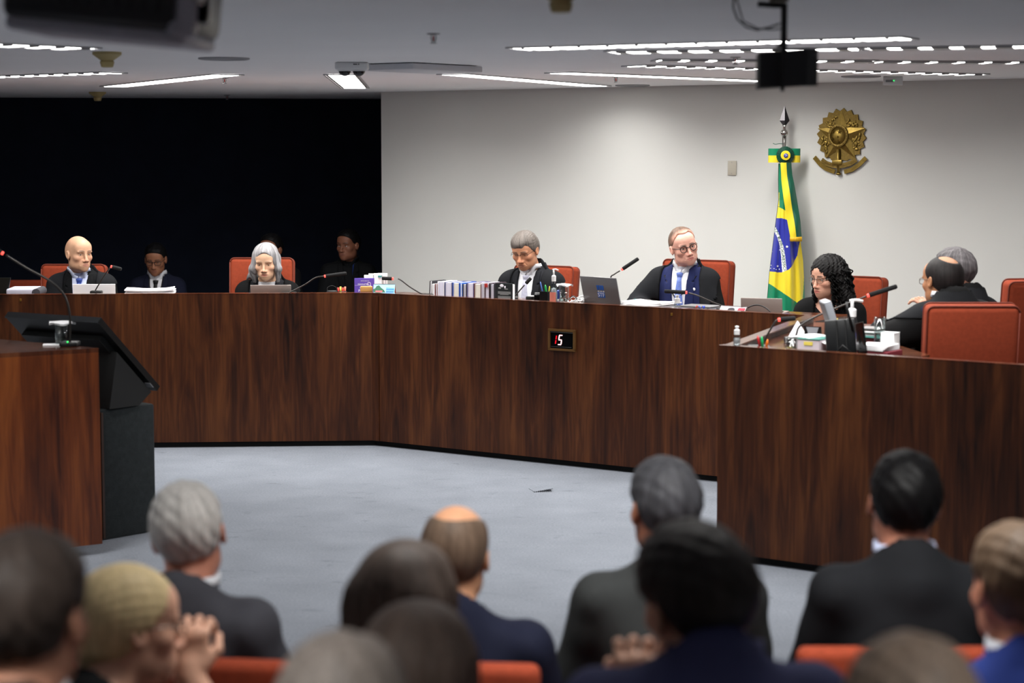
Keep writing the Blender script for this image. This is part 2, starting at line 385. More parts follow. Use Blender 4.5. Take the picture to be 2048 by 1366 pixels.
def smoke_detector(u, v, label):
    p = onz(u, v, CEIL)
    t = thing('smoke_detector', label, 'smoke detector', (p.x, p.y, CEIL), 0, 'cream smoke detectors')
    obj('base', G().lathe([(.066, 0), (.066, -.012), (.030, -.038), (.028, -.040)], 28), M_cream, t, 40)
    obj('sensor_cup', G().lathe([(.029, -.040), (.033, -.046), (.027, -.068), (.020, -.070)], 24), M_cream, t, 40)
smoke_detector(214, 104, 'cream smoke detector just below the big projector')
smoke_detector(195, 184, 'cream smoke detector against the top of the dark recess')
p = onz(1122, -22, CEIL)
smoke_detector(1122, -26, 'cream smoke detector cut by the top edge of the frame')
def sprinkler(u, v, label):
    p = onz(u, v, CEIL)
    t = thing('sprinkler', label, 'sprinkler', (p.x, p.y, CEIL), 0, 'ceiling sprinklers')
    obj('escutcheon', G().lathe([(.026, 0), (.026, -.003), (.012, -.006)], 18), M_steel, t, 40)
    g = G()
    for s in (-1, 1): g.tube([(s * .008, 0, -.005), (s * .010, 0, -.018), (s * .004, 0, -.034)], .0022, 6)
    obj('frame', g, M_steel, t, True)
    obj('bulb', G().lathe([(.001, -.008), (.0035, -.012), (.0035, -.026), (.001, -.030)], 8), mat('red_bulb', (170, 40, 34), 0.2), t, True)
    obj('deflector', G().lathe([(.004, -.034), (.014, -.036), (.014, -.038), (.002, -.039)], 14), M_steel, t, 40)
sprinkler(867, 67, 'red-bulbed sprinkler alone in the middle of the ceiling')
sprinkler(449, 155, 'sprinkler right of the slanting strip lamp at left')
sprinkler(454, 190, 'sprinkler above the dark recess, behind another sprinkler')
sprinkler(1232, 153, 'sprinkler between the strip lamps nearest the white wall')
sprinkler(1471, 114, 'sprinkler left of the hanging black speaker')
# double dome camera
p = onz(704, 124.5, CEIL)
t = thing('dome_camera', 'white double dome security camera on the ceiling', 'security camera', (p.x, p.y, CEIL))
obj('housing', G().rbox((0, 0, -.020), (.17, .10, .040), .012, 3), M_white, t, 40)
for s in (-1, 1):
    d = obj('dome', G().sphere((s * .036, -.01, -.040), (.033, .033, .032), 20, 12), mat('smoked_dome', (26, 26, 28), 0.08), t, True)
    obj('collar', G().lathe([(.036, -.034), (.037, -.044), (.033, -.046)], 24, c=(s * .036, -.01, 0)), M_white, t, 40)
g = G(); g.box((.02, -.0505, -.012), (.02, .002, .005)); g.box((.038, -.0505, -.012), (.006, .002, .006))
obj('print', g, M_black, t)
# square ceiling microphone panel, one corner towards the camera
c0 = onz(826, 124, CEIL); c1 = onz(966, 131.5, CEIL)
e1 = (c1 - c0); e1.z = 0; n1 = e1.normalized(); L1 = .60
t = thing('ceiling_panel', 'flat white square ceiling panel right of the dome camera', 'ceiling panel', (c0.x, c0.y, CEIL), math.atan2(n1.y, n1.x))
obj('panel_body', G().rbox((.29, .18, -.02), (.58, .36, .032), .006), mat('panel_white', (206, 206, 210), .5), t, 40)
obj('mount_plate', G().box((.29, .18, -.003), (.3, .2, .006)), M_steel, t)
def round_vent(u, v, r, label, m):
    p = onz(u, v, CEIL)
    t = thing('ceiling_vent', label, 'ceiling vent', (p.x, p.y, CEIL), 0, 'round ceiling vents')
    obj('rim', G().lathe([(r, 0), (r, -.006), (r * .92, -.009), (r * .88, -.003)], 36), m, t, 40)
    obj('grille', G().lathe([(r * .88, -.002), (r * .5, -.006), (r * .02, -.003)], 32), m, t, 40)
M_vent = mat('vent_grey', (150, 150, 152), .6)
round_vent(448, 116, .125, 'round grey ceiling plate right of the projector', M_vent)
round_vent(1265, 170, .12, 'round ceiling plate right of the sprinkler near the white wall', M_vent)
round_vent(1722, 152, .12, 'round ceiling plate left of the emergency light', M_vent)
# emergency light
p = onz(1786, 153, CEIL)
t = thing('emergency_light', 'small white emergency light box near the top of the white wall', 'emergency light', (p.x, p.y, CEIL), rad(-8))
obj('housing', G().rbox((0, 0, -.027), (.118, .045, .052), .004), mat('el_white', (205, 206, 208), .4), t, 40)
obj('label_plate', G().box((-.022, -.0235, -.028), (.045, .002, .014)), mat('grey_label', (120, 122, 126), .5), t)
obj('status_led', G().box((.004, -.0245, -.026), (.008, .003, .006)), M_green_led, t)
obj('bracket', G().box((0, .01, -.003), (.06, .02, .006)), M_steel, t)
# projector at top left
pj = aty(222, 40, 4.4)
t = thing('projector', 'large dark projector hanging under the ceiling at top left', 'projector', (pj.x, pj.y, CEIL), rad(-3)); t.rotation_euler = (0, rad(5.5), rad(-3))
MJ = mat('projector_dark', (40, 40, 43), .4); MJ2 = mat('projector_grey', (150, 150, 160), .4)
zb = 2.140 - CEIL
obj('body', G().rbox((-.02, .17, zb + .095), (.42, .36, .15), .03, 3), MJ, t, 40)
obj('bottom_shell', G().rbox((-.02, .17, zb + .016), (.40, .34, .034), .014, 3), MJ2, t, 40)
obj('corner_cheek', G().rbox((.168, .02, zb + .09), (.066, .06, .15), .018, 3), MJ2, t, 40)
obj('cable_plug', G().rbox((.212, .03, zb + .10), (.026, .04, .10), .008), M_blackgloss, t, 40)
obj('plug_ring', G().lathe([(.010, 0), (.012, .006), (.010, .03)], 16, c=(.206, .0, zb + .09)), M_chrome, t, True)
obj('latch', G().rbox((.200, .0, zb + .032), (.012, .012, .012), .003), M_chrome, t, 40)
obj('mount_pole', G().tube([(0, .17, zb + .165), (0, .17, 0)], .024, 16), M_black, t, True)
g = G()
for i in range(9): g.box((-.12 + i * .03, -.0115, zb + .10), (.006, .004, .07))
obj('vent_grille', g, mat('vent_black', (9, 9, 10), .6), t)
# hanging speaker
sp = aty(1572, 140, 5.75)
t = thing('hanging_speaker', 'black loudspeaker box hanging from a bent ceiling pole', 'speaker', (sp.x, sp.y, CEIL), 0)
zz = lambda v: aty(1572, v, 5.75).z - CEIL
xx = lambda u: aty(u, 100, 5.75).x - sp.x
M_spk = mat('speaker_black', (34, 35, 37), .7, bump=.2, bscale=900)
zt, zb = zz(97), zz(175)
obj('cabinet', G().add([(xx(1521), .02, zt - .010), (xx(1626), .10, zt + .006), (xx(1653), .16, zt + .004), (xx(1600), .22, zt - .004), (xx(1530), .2, zt - .010),
                        (xx(1521), .02, zb), (xx(1624), .10, zb + .008), (xx(1653), .16, zb + .010), (xx(1600), .22, zb + .01), (xx(1530), .2, zb)],
                       [(4, 3, 2, 1, 0), (5, 6, 7, 8, 9), (0, 1, 6, 5), (1, 2, 7, 6), (2, 3, 8, 7), (3, 4, 9, 8), (4, 0, 5, 9)]), M_spk, t)
obj('back_bracket', G().box((xx(1569), .035, (zt + zb) / 2), (.010, .016, zt - zb + .02)), M_black, t)
obj('badge', G().box((xx(1641), .132, zt - .012), (.022, .004, .006), M=None), mat('badge_grey', (90, 90, 94), .4), t)
obj('pole', G().box((xx(1571), .04, (zz(5) + zz(110)) / 2), (.017, .017, zz(5) - zz(110))), M_black, t)
obj('arm', G().tube([(xx(1518), .04, zz(6)), (xx(1545), .04, zz(8)), (xx(1573), .04, zz(9))], .0085, 8), M_black, t, True)
obj('ceiling_bracket', G().box((xx(1560), .04, zz(0) / 2 ), (.05, .05, -zz(0) + .004)), M_black, t)
obj('clamp', G().tube([(xx(1568), .03, zz(82)), (xx(1556), .02, zz(97))], .005, 6), M_black, t, True)
cab = [(1471, -14), (1469, 12), (1478, 36), (1496, 52), (1518, 58), (1545, 52), (1564, 45)]
obj('cable', G().tube([(xx(a), .05, min(zz(b), 0)) for a, b in cab], .0028, 6), M_black, t, True)
cab = [(1474, -14), (1483, 18), (1490, 40), (1520, 55), (1550, 57), (1566, 55)]
obj('cable', G().tube([(xx(a), .055, min(zz(b), 0)) for a, b in cab], .0022, 6), M_black, t, True)
# ================================================================== WALL THINGS
def on_wall(u, v, off=0.0):
    """point of the white wall seen at the pixel, moved off metres into the room"""
    r = Vector(ray(u, v)); n = WNOR; o = Vector((0, 0, CAMH)); q = W_L + n * off
    return o + r * ((q - o).dot(n) / r.dot(n))
RW = math.atan2(WDIR.y, WDIR.x)
p = on_wall(1465, 336)
t = thing('wall_plate', 'blank beige wall plate left of the flag', 'wall plate', (p.x, p.y, p.z), RW)
obj('plate', G().rbox((0, -.005, 0), (.066, .010, .100), .003), mat('beige_plate', (178, 172, 158), .5), t, 40)
g = G(); [g.lathe([(.003, 0), (.003, .002)], 8, M=TR(0, -.010, z) @ RX(rad(90))) for z in (-.038, .038)]
obj('screws', g, M_steel, t)
# ------------------------------------------------------------------ brass coat of arms
p = on_wall(1683, 283)
t = thing('coat_of_arms', 'brass coat of arms relief hanging on the white wall', 'coat of arms', (p.x, p.y, p.z), RW)
S = 1 / (8.816 * 4000 / p.y)      # metres per pixel of the enlarged view; its centre is (555, 685)
def cz(x, y): return ((x - 555) * S * 1.22, (685 - y) * S)       # the wall is seen 36 degrees off, widths are stretched back
M_arms = mat('aged_brass', (142, 118, 58), 0.34, 0.85, noise=0.25, nscale=60, bump=.10, bscale=500)
M_armsd = mat('aged_brass_dark', (116, 95, 46), 0.42, 0.8, noise=0.35, nscale=80, bump=.2, bscale=300)
oc = (562, 590)
pts = []
for i in range(40):
    a = 2 * math.pi * (i + .5) / 40 + math.pi / 2
    r = 1.0 if i % 2 else .885
    y = 590 - 490 * r * math.sin(a); 
    if y > 1000: y = 1000 + (y - 1000) * .35
    pts.append(cz(562 + 392 * r * math.cos(a), y))
obj('sunburst', G().plate(pts[::-1], -.012, -.001), M_armsd, t)
def star_relief(c, r0, r1, y0, h, n=5, sx=1.0):
    g = G(); ring = []
    for i in range(2 * n):
        a = math.pi / 2 + math.pi * i / n; r = r0 if i % 2 == 0 else r1
        ring.append((c[0] + sx * r * math.cos(a), y0, c[1] + r * math.sin(a)))
    ring = ring + [(c[0], y0 - h, c[1])]
    back = [(q[0], y0 + .006, q[2]) for q in ring[:-1]]
    m = 2 * n
    f = [((i + 1) % m, i, m) for i in range(m)] + [(i, (i + 1) % m, m + 1 + (i + 1) % m, m + 1 + i) for i in range(m)]
    g.add(ring + back, f); return g
sc_ = cz(562, 600)
obj('star', star_relief(sc_, 470 * S, 200 * S, -.014, .019, sx=1.02), M_arms, t)
cc = cz(530, 590)
g = G().lathe([(.001, .040), (172 * S * 1.0, .040), (172 * S, .046), (150 * S, .049), (132 * S, .046), (126 * S, .040)], 36)
obj('ring', gmap(g, lambda q: (q.x * 1.12 + cc[0], -q.z + .012, q.y * 1.16 + cc[1])), M_armsd, t, 40)
g = G().lathe([(128 * S, .036), (126 * S, .044), (60 * S, .051), (1 * S, .053)], 32)
obj('disc', gmap(g, lambda q: (q.x * 1.10 + cc[0], -q.z + .012, q.y * 1.14 + cc[1])), M_arms, t, True)
for (x, y, r) in ((460, 520, 36), (560, 520, 40), (540, 605, 24), (450, 640, 32), (545, 690, 36)):
    q = cz(x, y); obj('small_star', star_relief(q, r * S * 1.1, r * .42 * S, -.041, .007), M_arms, t)
for i in range(22):
    a = 2 * math.pi * i / 22; q = (cc[0] + 150 * S * 1.14 * math.cos(a), cc[1] + 150 * S * 1.16 * math.sin(a))
    obj('ring_star', star_relief(q, 11 * S, 5 * S, -.037, .003), M_arms, t)
def in_star(q):
    dx, dz = (q[0] - sc_[0]) / 1.02, q[1] - sc_[1]; r = math.hypot(dx, dz); a = (math.atan2(dz, dx) - math.pi / 2) % (2 * math.pi / 5); a = min(a, 2 * math.pi / 5 - a)
    R0, R1 = 470 * S, 200 * S; k5 = math.pi / 5
    x1, y1, x2, y2 = R0, 0, R1 * math.cos(k5), R1 * math.sin(k5); px, py = r * math.cos(a), r * math.sin(a)
    return (x2 - x1) * (py - y1) - (y2 - y1) * (px - x1) > -.006 * math.hypot(x2 - x1, y2 - y1)
# wreath leaves on both sides
lv = G(); lv.sphere((0, 0, 0), (.011, .004, .021), 8, 6)
base = None; rr = random.Random(3)
for s in (-1, 1):
    for i in range(78):
        a = rad(-62 + i * 1.75) if s > 0 else rad(180 + 62 - i * 1.75)
        r = rr.uniform(.50, .90)
        y = 610 - 420 * r * math.sin(a); x = 562 + 350 * r * math.cos(a)
        q = cz(x, y)
        if in_star(q): continue
        if base is None: base = obj('leaf', lv, M_arms, t, True); o = base
        else: o = base.copy(); COL.objects.link(o); o.parent = t
        o.location = (q[0], -.014 - rr.random() * .004, q[1]); o.rotation_euler = (0, rr.uniform(-1.2, 1.2) + s * .5, 0)
        o.scale = (rr.uniform(.45, .75),) * 3
# sword and ribbon
a, b = cz(530, 820), cz(535, 1250)
obj('sword_hilt', G().tube([(a[0], -.022, a[1]), (b[0], -.020, b[1] + .006)], .012, 10), M_arms, t, True)
obj('pommel', G().sphere((b[0], -.020, b[1]), (.019, .012, .010), 14, 10), M_arms, t, True)
q = cz(520, 1050); obj('guard', G().rbox((q[0], -.026, q[1]), (.072, .016, .034), .004), M_arms, t, 40)
def ribbon(pl, w, y0):
    P = [cz(*q) for q in pl]; n = len(P); up = []; dn = []
    for i in range(n):
        tx, tz = P[min(i + 1, n - 1)][0] - P[max(i - 1, 0)][0], P[min(i + 1, n - 1)][1] - P[max(i - 1, 0)][1]
        l = math.hypot(tx, tz); nx, nz = -tz / l, tx / l
        up.append((P[i][0] + nx * w * S, P[i][1] + nz * w * S)); dn.append((P[i][0] - nx * w * S, P[i][1] - nz * w * S))
    g = G()
    for i in range(n - 1):
        g.plate([up[i], up[i + 1], dn[i + 1], dn[i]], y0 - .008, y0)
    return g, P
g, Pm = ribbon([(270, 1010), (340, 1065), (430, 1100), (530, 1112), (630, 1100), (740, 1060), (820, 1000)], 42, -.020); obj('motto_ribbon', g, M_armsd, t)
gl, Pl = ribbon([(140, 960), (180, 1010), (250, 1100), (340, 1165), (470, 1215)], 38, -.008); obj('ribbon_tail', gl, M_arms, t)
gr, Pr = ribbon([(620, 1215), (740, 1175), (850, 1090), (920, 1010), (955, 970)], 38, -.008); obj('ribbon_tail', gr, M_arms, t)
def text_on(txt, P, size, y):
    P = [Vector((a[0], 0, a[1])) for a in P]
    L = [0]
    for i in range(1, len(P)): L.append(L[-1] + (P[i] - P[i - 1]).length)
    g = text_mesh(txt, size, .0008)
    xs = [v[0] for v in g.v]; w = max(xs) - min(xs); x0 = min(xs); k = min(1, L[-1] * .94 / w); s0 = (L[-1] - w * k) / 2
    def fn(v):
        s = s0 + (v.x - x0) * k
        i = max(0, min(len(P) - 2, next((j for j in range(len(P) - 1) if L[j + 1] >= s), len(P) - 2)))
        d = (P[i + 1] - P[i]).normalized(); n = Vector((-d.z, 0, d.x))
        q = P[i] + d * (s - L[i]) + n * v.y * k * 1.15
        return (q.x, y - v.z, q.z)
    return gmap(g, fn)
M_let = mat('raised_brass_letters', (170, 140, 74), .3, .9)
obj('lettering', text_on('REPUBLICA FEDERATIVA DO BRASIL', Pm, .018, -.029), M_let, t)
obj('lettering', text_on('15 DE NOVEMBRO', Pl[1:], .015, -.017), M_let, t)
obj('lettering', text_on('DE 1889', Pr[:-1], .016, -.017), M_let, t)
# ------------------------------------------------------------------ flag
FY = 13.55
fp = aty(1567, 400, FY)
t = thing('flag', 'tall green and yellow flag with blue disc on a chrome spear pole', 'flag', (fp.x, fp.y, 0), 0)
fz = lambda v: aty(1567, v, FY).z
fx = lambda u: aty(u, 400, FY).x - fp.x
M_fgreen = mat('satin_green', (0, 122, 84), .38, sheen=.2, spec=.5)
M_fdgreen = mat('satin_dark_green', (0, 84, 62), .38, sheen=.2)
M_fyel = mat('satin_yellow', (232, 208, 44), .38, sheen=.2)
M_fblue = mat('satin_blue', (30, 40, 150), .36, sheen=.2)
M_fwhite = mat('satin_white', (236, 238, 236), .5)
obj('pole', G().tube([(0, 0, .06), (0, 0, fz(262))], .014, 14), M_chrome, t, True)
obj('pole_base', G().lathe([(.17, 0), (.17, .02), (.06, .05), (.02, .07), (.016, .10)], 32), M_chrome, t, 40)
obj('finial_ball', G().sphere((0, 0, fz(266)), .026, 20, 14), M_chrome, t, True)
z0, z1, z2 = fz(255), fz(241), fz(211)
xs_, ys_ = .034, .012
obj('spear_head', G().add([(0, 0, z0), (-xs_, 0, z1), (0, -ys_, z1), (xs_, 0, z1), (0, ys_, z1), (0, 0, z2)],
                          [(0, 2, 1), (0, 3, 2), (0, 4, 3), (0, 1, 4), (1, 2, 5), (2, 3, 5), (3, 4, 5), (4, 1, 5)]), mat('spear_steel', (84, 82, 84), .25, 1.0), t)
obj('collar', G().lathe([(.012, fz(258)), (.010, fz(254)), (.016, fz(250))], 14), M_chrome, t, True)
# hanging cloth: half wrapped surface, its printed fields follow the drawn curves in the cloth plane
def flag_edges(v):
    L = np.interp(v, [325, 360, 400, 440, 500, 545, 600, 640, 760], [1556, 1556, 1557, 1552, 1545, 1540, 1536, 1533, 1530])
    Rr = np.interp(v, [325, 360, 400, 440, 480, 520, 560, 600, 640, 760], [1578, 1580, 1584, 1592, 1600, 1606, 1609, 1611, 1613, 1614])
    return L, Rr
NV, NU = 400, 110
vv_ = np.linspace(327, 770, NV)
def cloth_pt(a, v):
    L, Rr = flag_edges(v); u = L + (Rr - L) * a
    x = fx(u); w = fx(Rr) - fx(L)
    th = (a - .5) * math.pi * .92
    y = -.5 * w * .75 * math.cos(th) - .02
    amp = .012 * min(1, max(0, (v - 340) / 160))
    y += amp * (math.sin(a * 15 + v * .006) + .6 * math.sin(a * 27 - v * .011 + 1))
    return (x, y, fz(v))
def field(u, v):
    # colour fields drawn in the plane of the cloth: green, yellow lozenge, blue disc, white band
    if v < 413: 
        return 2 if (u < 1557.5 and v > 385) else 0
    ltop = np.interp(u, [1552, 1557, 1568, 1585], [412, 414, 420, 427])
    if v < ltop: return 0
    # lower edge of the yellow field: a straight cut down to the right, then the right border
    ylow = np.interp(u, [1540, 1603], [567, 610])
    rb = np.interp(v, [470, 500, 540, 580, 610], [1601, 1607, 1609, 1607.5, 1603.5])
    if v > ylow or u > rb: return 0
    bt = np.interp(u, [1549, 1552, 1560, 1570, 1580], [440, 435.5, 435.5, 438, 446])
    bl = np.interp(u, [1538, 1552, 1562, 1575, 1585, 1593, 1598.5], [542, 543, 543, 537, 526, 510, 484])
    if u < 1599 and bt < v < bl: 
        b0 = np.interp(v, [448, 456, 470, 490, 510, 530, 543], [1549, 1551.5, 1557.5, 1564.5, 1568, 1570, 1571.5])
        b1 = b0 - np.interp(v, [448, 543], [5, 8.5])
        return 3 if b1 < u < b0 else 1
    return 2
g = G(); rows = []
for v in vv_: rows.append([cloth_pt(a, v) for a in np.linspace(0, 1, NU)])
g.grid(rows)
k = 0
for i in range(NV - 1):
    v = (vv_[i] + vv_[i + 1]) / 2; L, Rr = flag_edges(v)
    for j in range(NU - 1):
        g.m[k] = [0, 3, 2, 4][field(L + (Rr - L) * (j + .5) / (NU - 1), v)]; k += 1
cl = obj('cloth', g, [M_fgreen, M_fdgreen, M_fyel, M_fblue, M_fwhite], t, True)
back = G().grid([[(q[0] * .96, -q[1] * .8 + .0, q[2]) for q in row[::6]] for row in rows[::6]])
obj('cloth_back', back, M_fgreen, t, True)
# band lettering and stars, laid on the cloth
M_txt = mat('flag_letter_green', (20, 84, 56), .6)
def put_on_cloth(g, path, scale_n=1.0, lift=.004):
    L = [0]
    for i in range(1, len(path)): L.append(L[-1] + math.dist(path[i], path[i - 1]))
    def fn(q):
        s = q.x; i = max(0, min(len(path) - 2, next((j for j in range(len(path) - 1) if L[j + 1] >= s), len(path) - 2)))
        d = ((path[i + 1][0] - path[i][0]) / (L[i + 1] - L[i]), (path[i + 1][1] - path[i][1]) / (L[i + 1] - L[i]))
        u = path[i][0] + d[0] * (s - L[i]) + d[1] * q.y; v = path[i][1] + d[1] * (s - L[i]) - d[0] * q.y
        l, r = flag_edges(v); c = cloth_pt(min(1, max(0, (u - l) / (r - l))), v)
        return (c[0], c[1] - lift, c[2])
    return gmap(g, fn)
path = [(1546.5, 448), (1549, 456), (1554.5, 470), (1561, 490), (1564.2, 510), (1566, 530), (1567, 542)]
plen = sum(math.dist(path[i], path[i + 1]) for i in range(len(path) - 1))
tm = text_mesh('DEM E PROGRESSO', 8.0, 0)
xs__ = [q[0] for q in tm.v]; x0_, w_ = min(xs__), max(xs__) - min(xs__)
gmap(tm, lambda q: ((q.x - x0_) / w_ * plen * .95 + plen * .015, q.y * .92, 0))
obj('band_lettering', put_on_cloth(tm, path), M_txt, cl)
for (u, v, r) in ((1571.5, 492, 3.0), (1558, 499, 1.6), (1554, 531, 2.8), (1542, 530, 1.6), (1547, 536, 1.4), (1551, 537.5, 1.4), (1557.5, 537, 1.6), (1544, 503, 1.6), (1543, 492, 1.4), (1541.5, 536, 1.4)):
    g = G(); ring = []
    for i in range(10):
        a = math.pi / 2 + math.pi * i / 5; q = r if i % 2 == 0 else r * .42
        uu, ww = u + q * math.cos(a), v - q * math.sin(a); l, rr_ = flag_edges(ww)
        c = cloth_pt(min(1, max(0, (uu - l) / (rr_ - l))), ww); ring.append((c[0], c[1] - .004, c[2]))
    g.add(ring, [tuple(range(10))]); obj('flag_star', g, M_fwhite, cl)
# hanging ribbon: yellow and green halves with gold fringe
def rib_edges(v):
    l = np.interp(v, [325, 360, 400, 440, 478], [1556, 1558.5, 1563, 1570.5, 1577]); r = np.interp(v, [325, 350, 400, 440, 478], [1578, 1580, 1590, 1596, 1600])
    return l, r
def rib_pt(a, v):
    l, r = rib_edges(v); u = l + (r - l) * a
    w = fx(r) - fx(l)
    return (fx(u), -.095 - .02 * math.sin(a * math.pi) - .0 + .006 * math.sin(v * .09 + a * 3) - .0002 * (v - 325), fz(v))
rr_v = np.linspace(325, 474, 60)
for nm, a0, a1, m in (('ribbon_yellow', 0, .5, M_fyel), ('ribbon_green', .5, 1, M_fdgreen)):
    rows2 = [[rib_pt(a, v) for a in np.linspace(a0, a1, 8)] for v in rr_v]
    g = G().grid(rows2); g.grid([[(q[0], q[1] + .002, q[2]) for q in r[::-1]] for r in rows2]); obj(nm, g, m, t, True)
g = G()
for i in range(26):
    a = rib_pt(i / 25, 472); g.tube([(a[0], a[1] - .002, a[2]), (a[0] + .001 * math.sin(i * 3), a[1] - .004, a[2] - .030 - .003 * math.sin(i * 2.3))], .0022, 5)
obj('fringe', g, mat('gold_fringe', (222, 176, 30), .5), t, True)
# horizontal bow bands and pleated rosette
for s in (-1, 1):
    xo = fx(1534) if s < 0 else fx(1598.5)
    for nm, za, zb_, m in (('bow_green', fz(297), fz(311), M_fgreen), ('bow_yellow', fz(311), fz(325), M_fyel)):
        P = [[(x, y, z) for x, y in ((0, -.03), (xo * .5, -.05), (xo * .92, -.045), (xo, -.03), (xo * .92, -.012), (0, -.01))] for z in (za, zb_)]
        obj(nm, G().grid(P if s < 0 else [r for r in P]), m, t, True)
rc = (fx(1567), fz(311)); n = 44; P = [[], [], []]
for i in range(n * 2):
    a = math.pi * i / n; wob = .004 if i % 2 else -.004
    for j, (r, y) in enumerate(((.018, -.072), (.040, -.070), (.060, -.060))):
        P[j].append((rc[0] + r * math.cos(a), y + wob * (j * .7), rc[1] + r * math.sin(a) * 1.02))
obj('rosette_pleats', G().grid(P, wrap=True), M_fdgreen, t)
g = G().lathe([(.033, 0), (.033, .006), (.030, .010), (.004, .012)], 28)
obj('rosette_centre', gmap(g, lambda q: (q.x + rc[0], -.074 - q.z, q.y + rc[1])), M_fyel, t, 40)
g = G().lathe([(.0145, 0), (.0145, .003), (.010, .006), (.001, .007)], 20)
obj('rosette_button', gmap(g, lambda q: (q.x + rc[0], -.086 - q.z, q.y + rc[1])), M_fblue, t, 40)
g = G(); g.tube([(rc[0] - .008, -.094, rc[1] + .003), (rc[0] + .001, -.095, rc[1] + .005), (rc[0] + .008, -.094, rc[1] - .001)], .0015, 5)
for a in range(5): g.sphere((rc[0] - .005 + a * .003, -.094, rc[1] - .004 - (a % 2) * .003), .0011, 6, 4)
obj('button_marks', g, M_fwhite, t)
obj('tie_cord', G().tube([(fx(1565), -.02, fz(288)), (fx(1556), -.03, fz(287)), (fx(1548), -.035, fz(289)), (fx(1543), -.04, fz(286.5))], .0022, 6), M_fdgreen, t, True)
# ================================================================== THINGS ON THE BENCHES
def col_k(u, v=600): r = ray(u, v); return r[0] / r[1]
def bpt(u, off, which='B', z=WT):
    """point on a bench worktop at picture column u, off metres behind the front"""
    if which == 'C': n, q = Vector((-dC.y, dC.x, 0)), PC
    else: n, q = (nA, A1) if which == 'A' else (nB, A1)
    c = q.x * n.x + q.y * n.y + off; k = col_k(u); y = c / (n.x * k + n.y)
    return Vector((k * y, y, z))
RA, RB, RC = ang(dA), ang(dB), ang(dC)
def mic(label, base, stem, head, ring=True, thick=.0042, base_d=(.10, .12, .03), led=False, base_rz=0, dy=0.0):
    """gooseneck microphone: base on the worktop, stem and head through picture points at the base's distance"""
    t = thing('gooseneck_microphone', label, 'microphone', base, base_rz)
    inv = (Matrix.Translation(base) @ RZ(base_rz)).inverted()
    obj('base', G().rbox((0, 0, base_d[2] / 2), base_d, .008), M_black, t, 40)
    n = len(stem)
    W = [inv @ aty(u, v, base.y + dy * i / max(1, n)) for i, (u, v) in enumerate(stem)]
    W = [Vector((0, 0, base_d[2]))] + W
    # smooth the neck
    Q = []
    for i in range(len(W) - 1):
        p0, p1, p2, p3 = W[max(i - 1, 0)], W[i], W[i + 1], W[min(i + 2, len(W) - 1)]
        for s in range(5):
            x = s / 5; Q.append(.5 * ((2 * p1) + (p2 - p0) * x + (2 * p0 - 5 * p1 + 4 * p2 - p3) * x ** 2 + (3 * p1 - p0 - 3 * p2 + p3) * x ** 3))
    Q.append(W[-1])
    obj('neck', G().tube(Q, thick, 8), mat('neck_dark', (62, 60, 58), .32, .7), t, True)
    h0, h1 = (inv @ aty(u, v, base.y + dy) for u, v in head)
    d = (h1 - h0).normalized()
    if ring: obj('light_ring', G().tube([h0 - d * .002, h0 + d * .008], .0088, 14), M_red, t, True)
    obj('capsule', G().tube([h0 + d * .008, h0 + d * .012, h1 - d * .006, h1], [.0085, .0115, .0115, .008], 14), mat('mic_foam', (16, 16, 17), .9), t, True)
    if led: obj('button_led', G().sphere((0, -.05, base_d[2] + .002), .004, 8, 6), M_green_led, t)
    return t
def laptop(label, base, rz, w, h, lean, m, depth=.21, logo=None):
    t = thing('laptop', label, 'laptop', base, rz)
    obj('keyboard_base', G().rbox((0, depth / 2, .009), (w, depth, .016), .004), m, t, 40)
    g = G()
    for r in range(4):
        for c in range(11): g.box(((c - 5) * w * .08, depth * .30 + r * .019, .018), (w * .065, .014, .003))
    obj('keys', g, M_black, t)
    M = TR(0, 0, .014) @ RX(rad(lean))
    lid = obj('lid', G().rbox((0, -.003, h / 2), (w, .007, h), .003, M=M), m, t, 40)
    obj('screen', G().box((0, .001, h / 2), (w * .95, .002, h * .9), M=M), M_blackgloss, lid)
    if logo:
        mb = mat('logo_blue', (22, 92, 180), .4); mw = mat('logo_white', (225, 228, 232), .4)
        cx, cz_ = w * .02, h * .52; s = logo
        obj('logo_plate', G().box((cx, -.0075, cz_ - s * .42), (s * 1.0, .001, s * .60), M=M), mb, lid)
        g = text_mesh('STF', s * .62, .0006)
        gmap(g, lambda q: M @ Vector((q.x + cx, -.0085 - q.z, q.y + cz_ - s * .42))); obj('logo_text', g, mw, lid)
        for i in range(3):
            x0 = cx - s * .5 + i * s * .345
            pl = [(x0, cz_ + s * .62), (x0 + s * .30, cz_ + s * .62)] + [(x0 + s * .15 + s * .15 * math.cos(a), cz_ + s * .30 + s * .22 * -math.sin(a)) for a in np.linspace(0, math.pi * .75, 6)]
            g = G().plate([(a, b) for a, b in pl][::-1], -.0082, -.0070); obj('logo_column', gmap(g, lambda q: M @ q), mb, lid)
            obj('logo_foot', gmap(G().box((x0 + s * .2, -.0078, cz_ - s * .03), (s * .22, .001, s * .09)), lambda q: M @ q), mw, lid)
    return t
def book(label, base, rz, w, h, d, cover, pages=M_paper, lean=0, group=None):
    """book standing upright, fore-edge towards the court; w thickness, h height, d depth"""
    t = thing('book', label, 'book', base, rz, group)
    M = RY(rad(lean)); c = min(.004, w * .14)
    obj('page_block', G().box((0, d / 2 + .002, h / 2), (w - 2 * c, d - .006, h - .006), M=M), pages, t)
    obj('cover', G().box((-w / 2 + c / 2, d / 2, h / 2), (c, d, h), M=M).box((w / 2 - c / 2, d / 2, h / 2), (c, d, h), M=M).box((0, d - c / 2, h / 2), (w, c, h), M=M), cover, t)
    return t
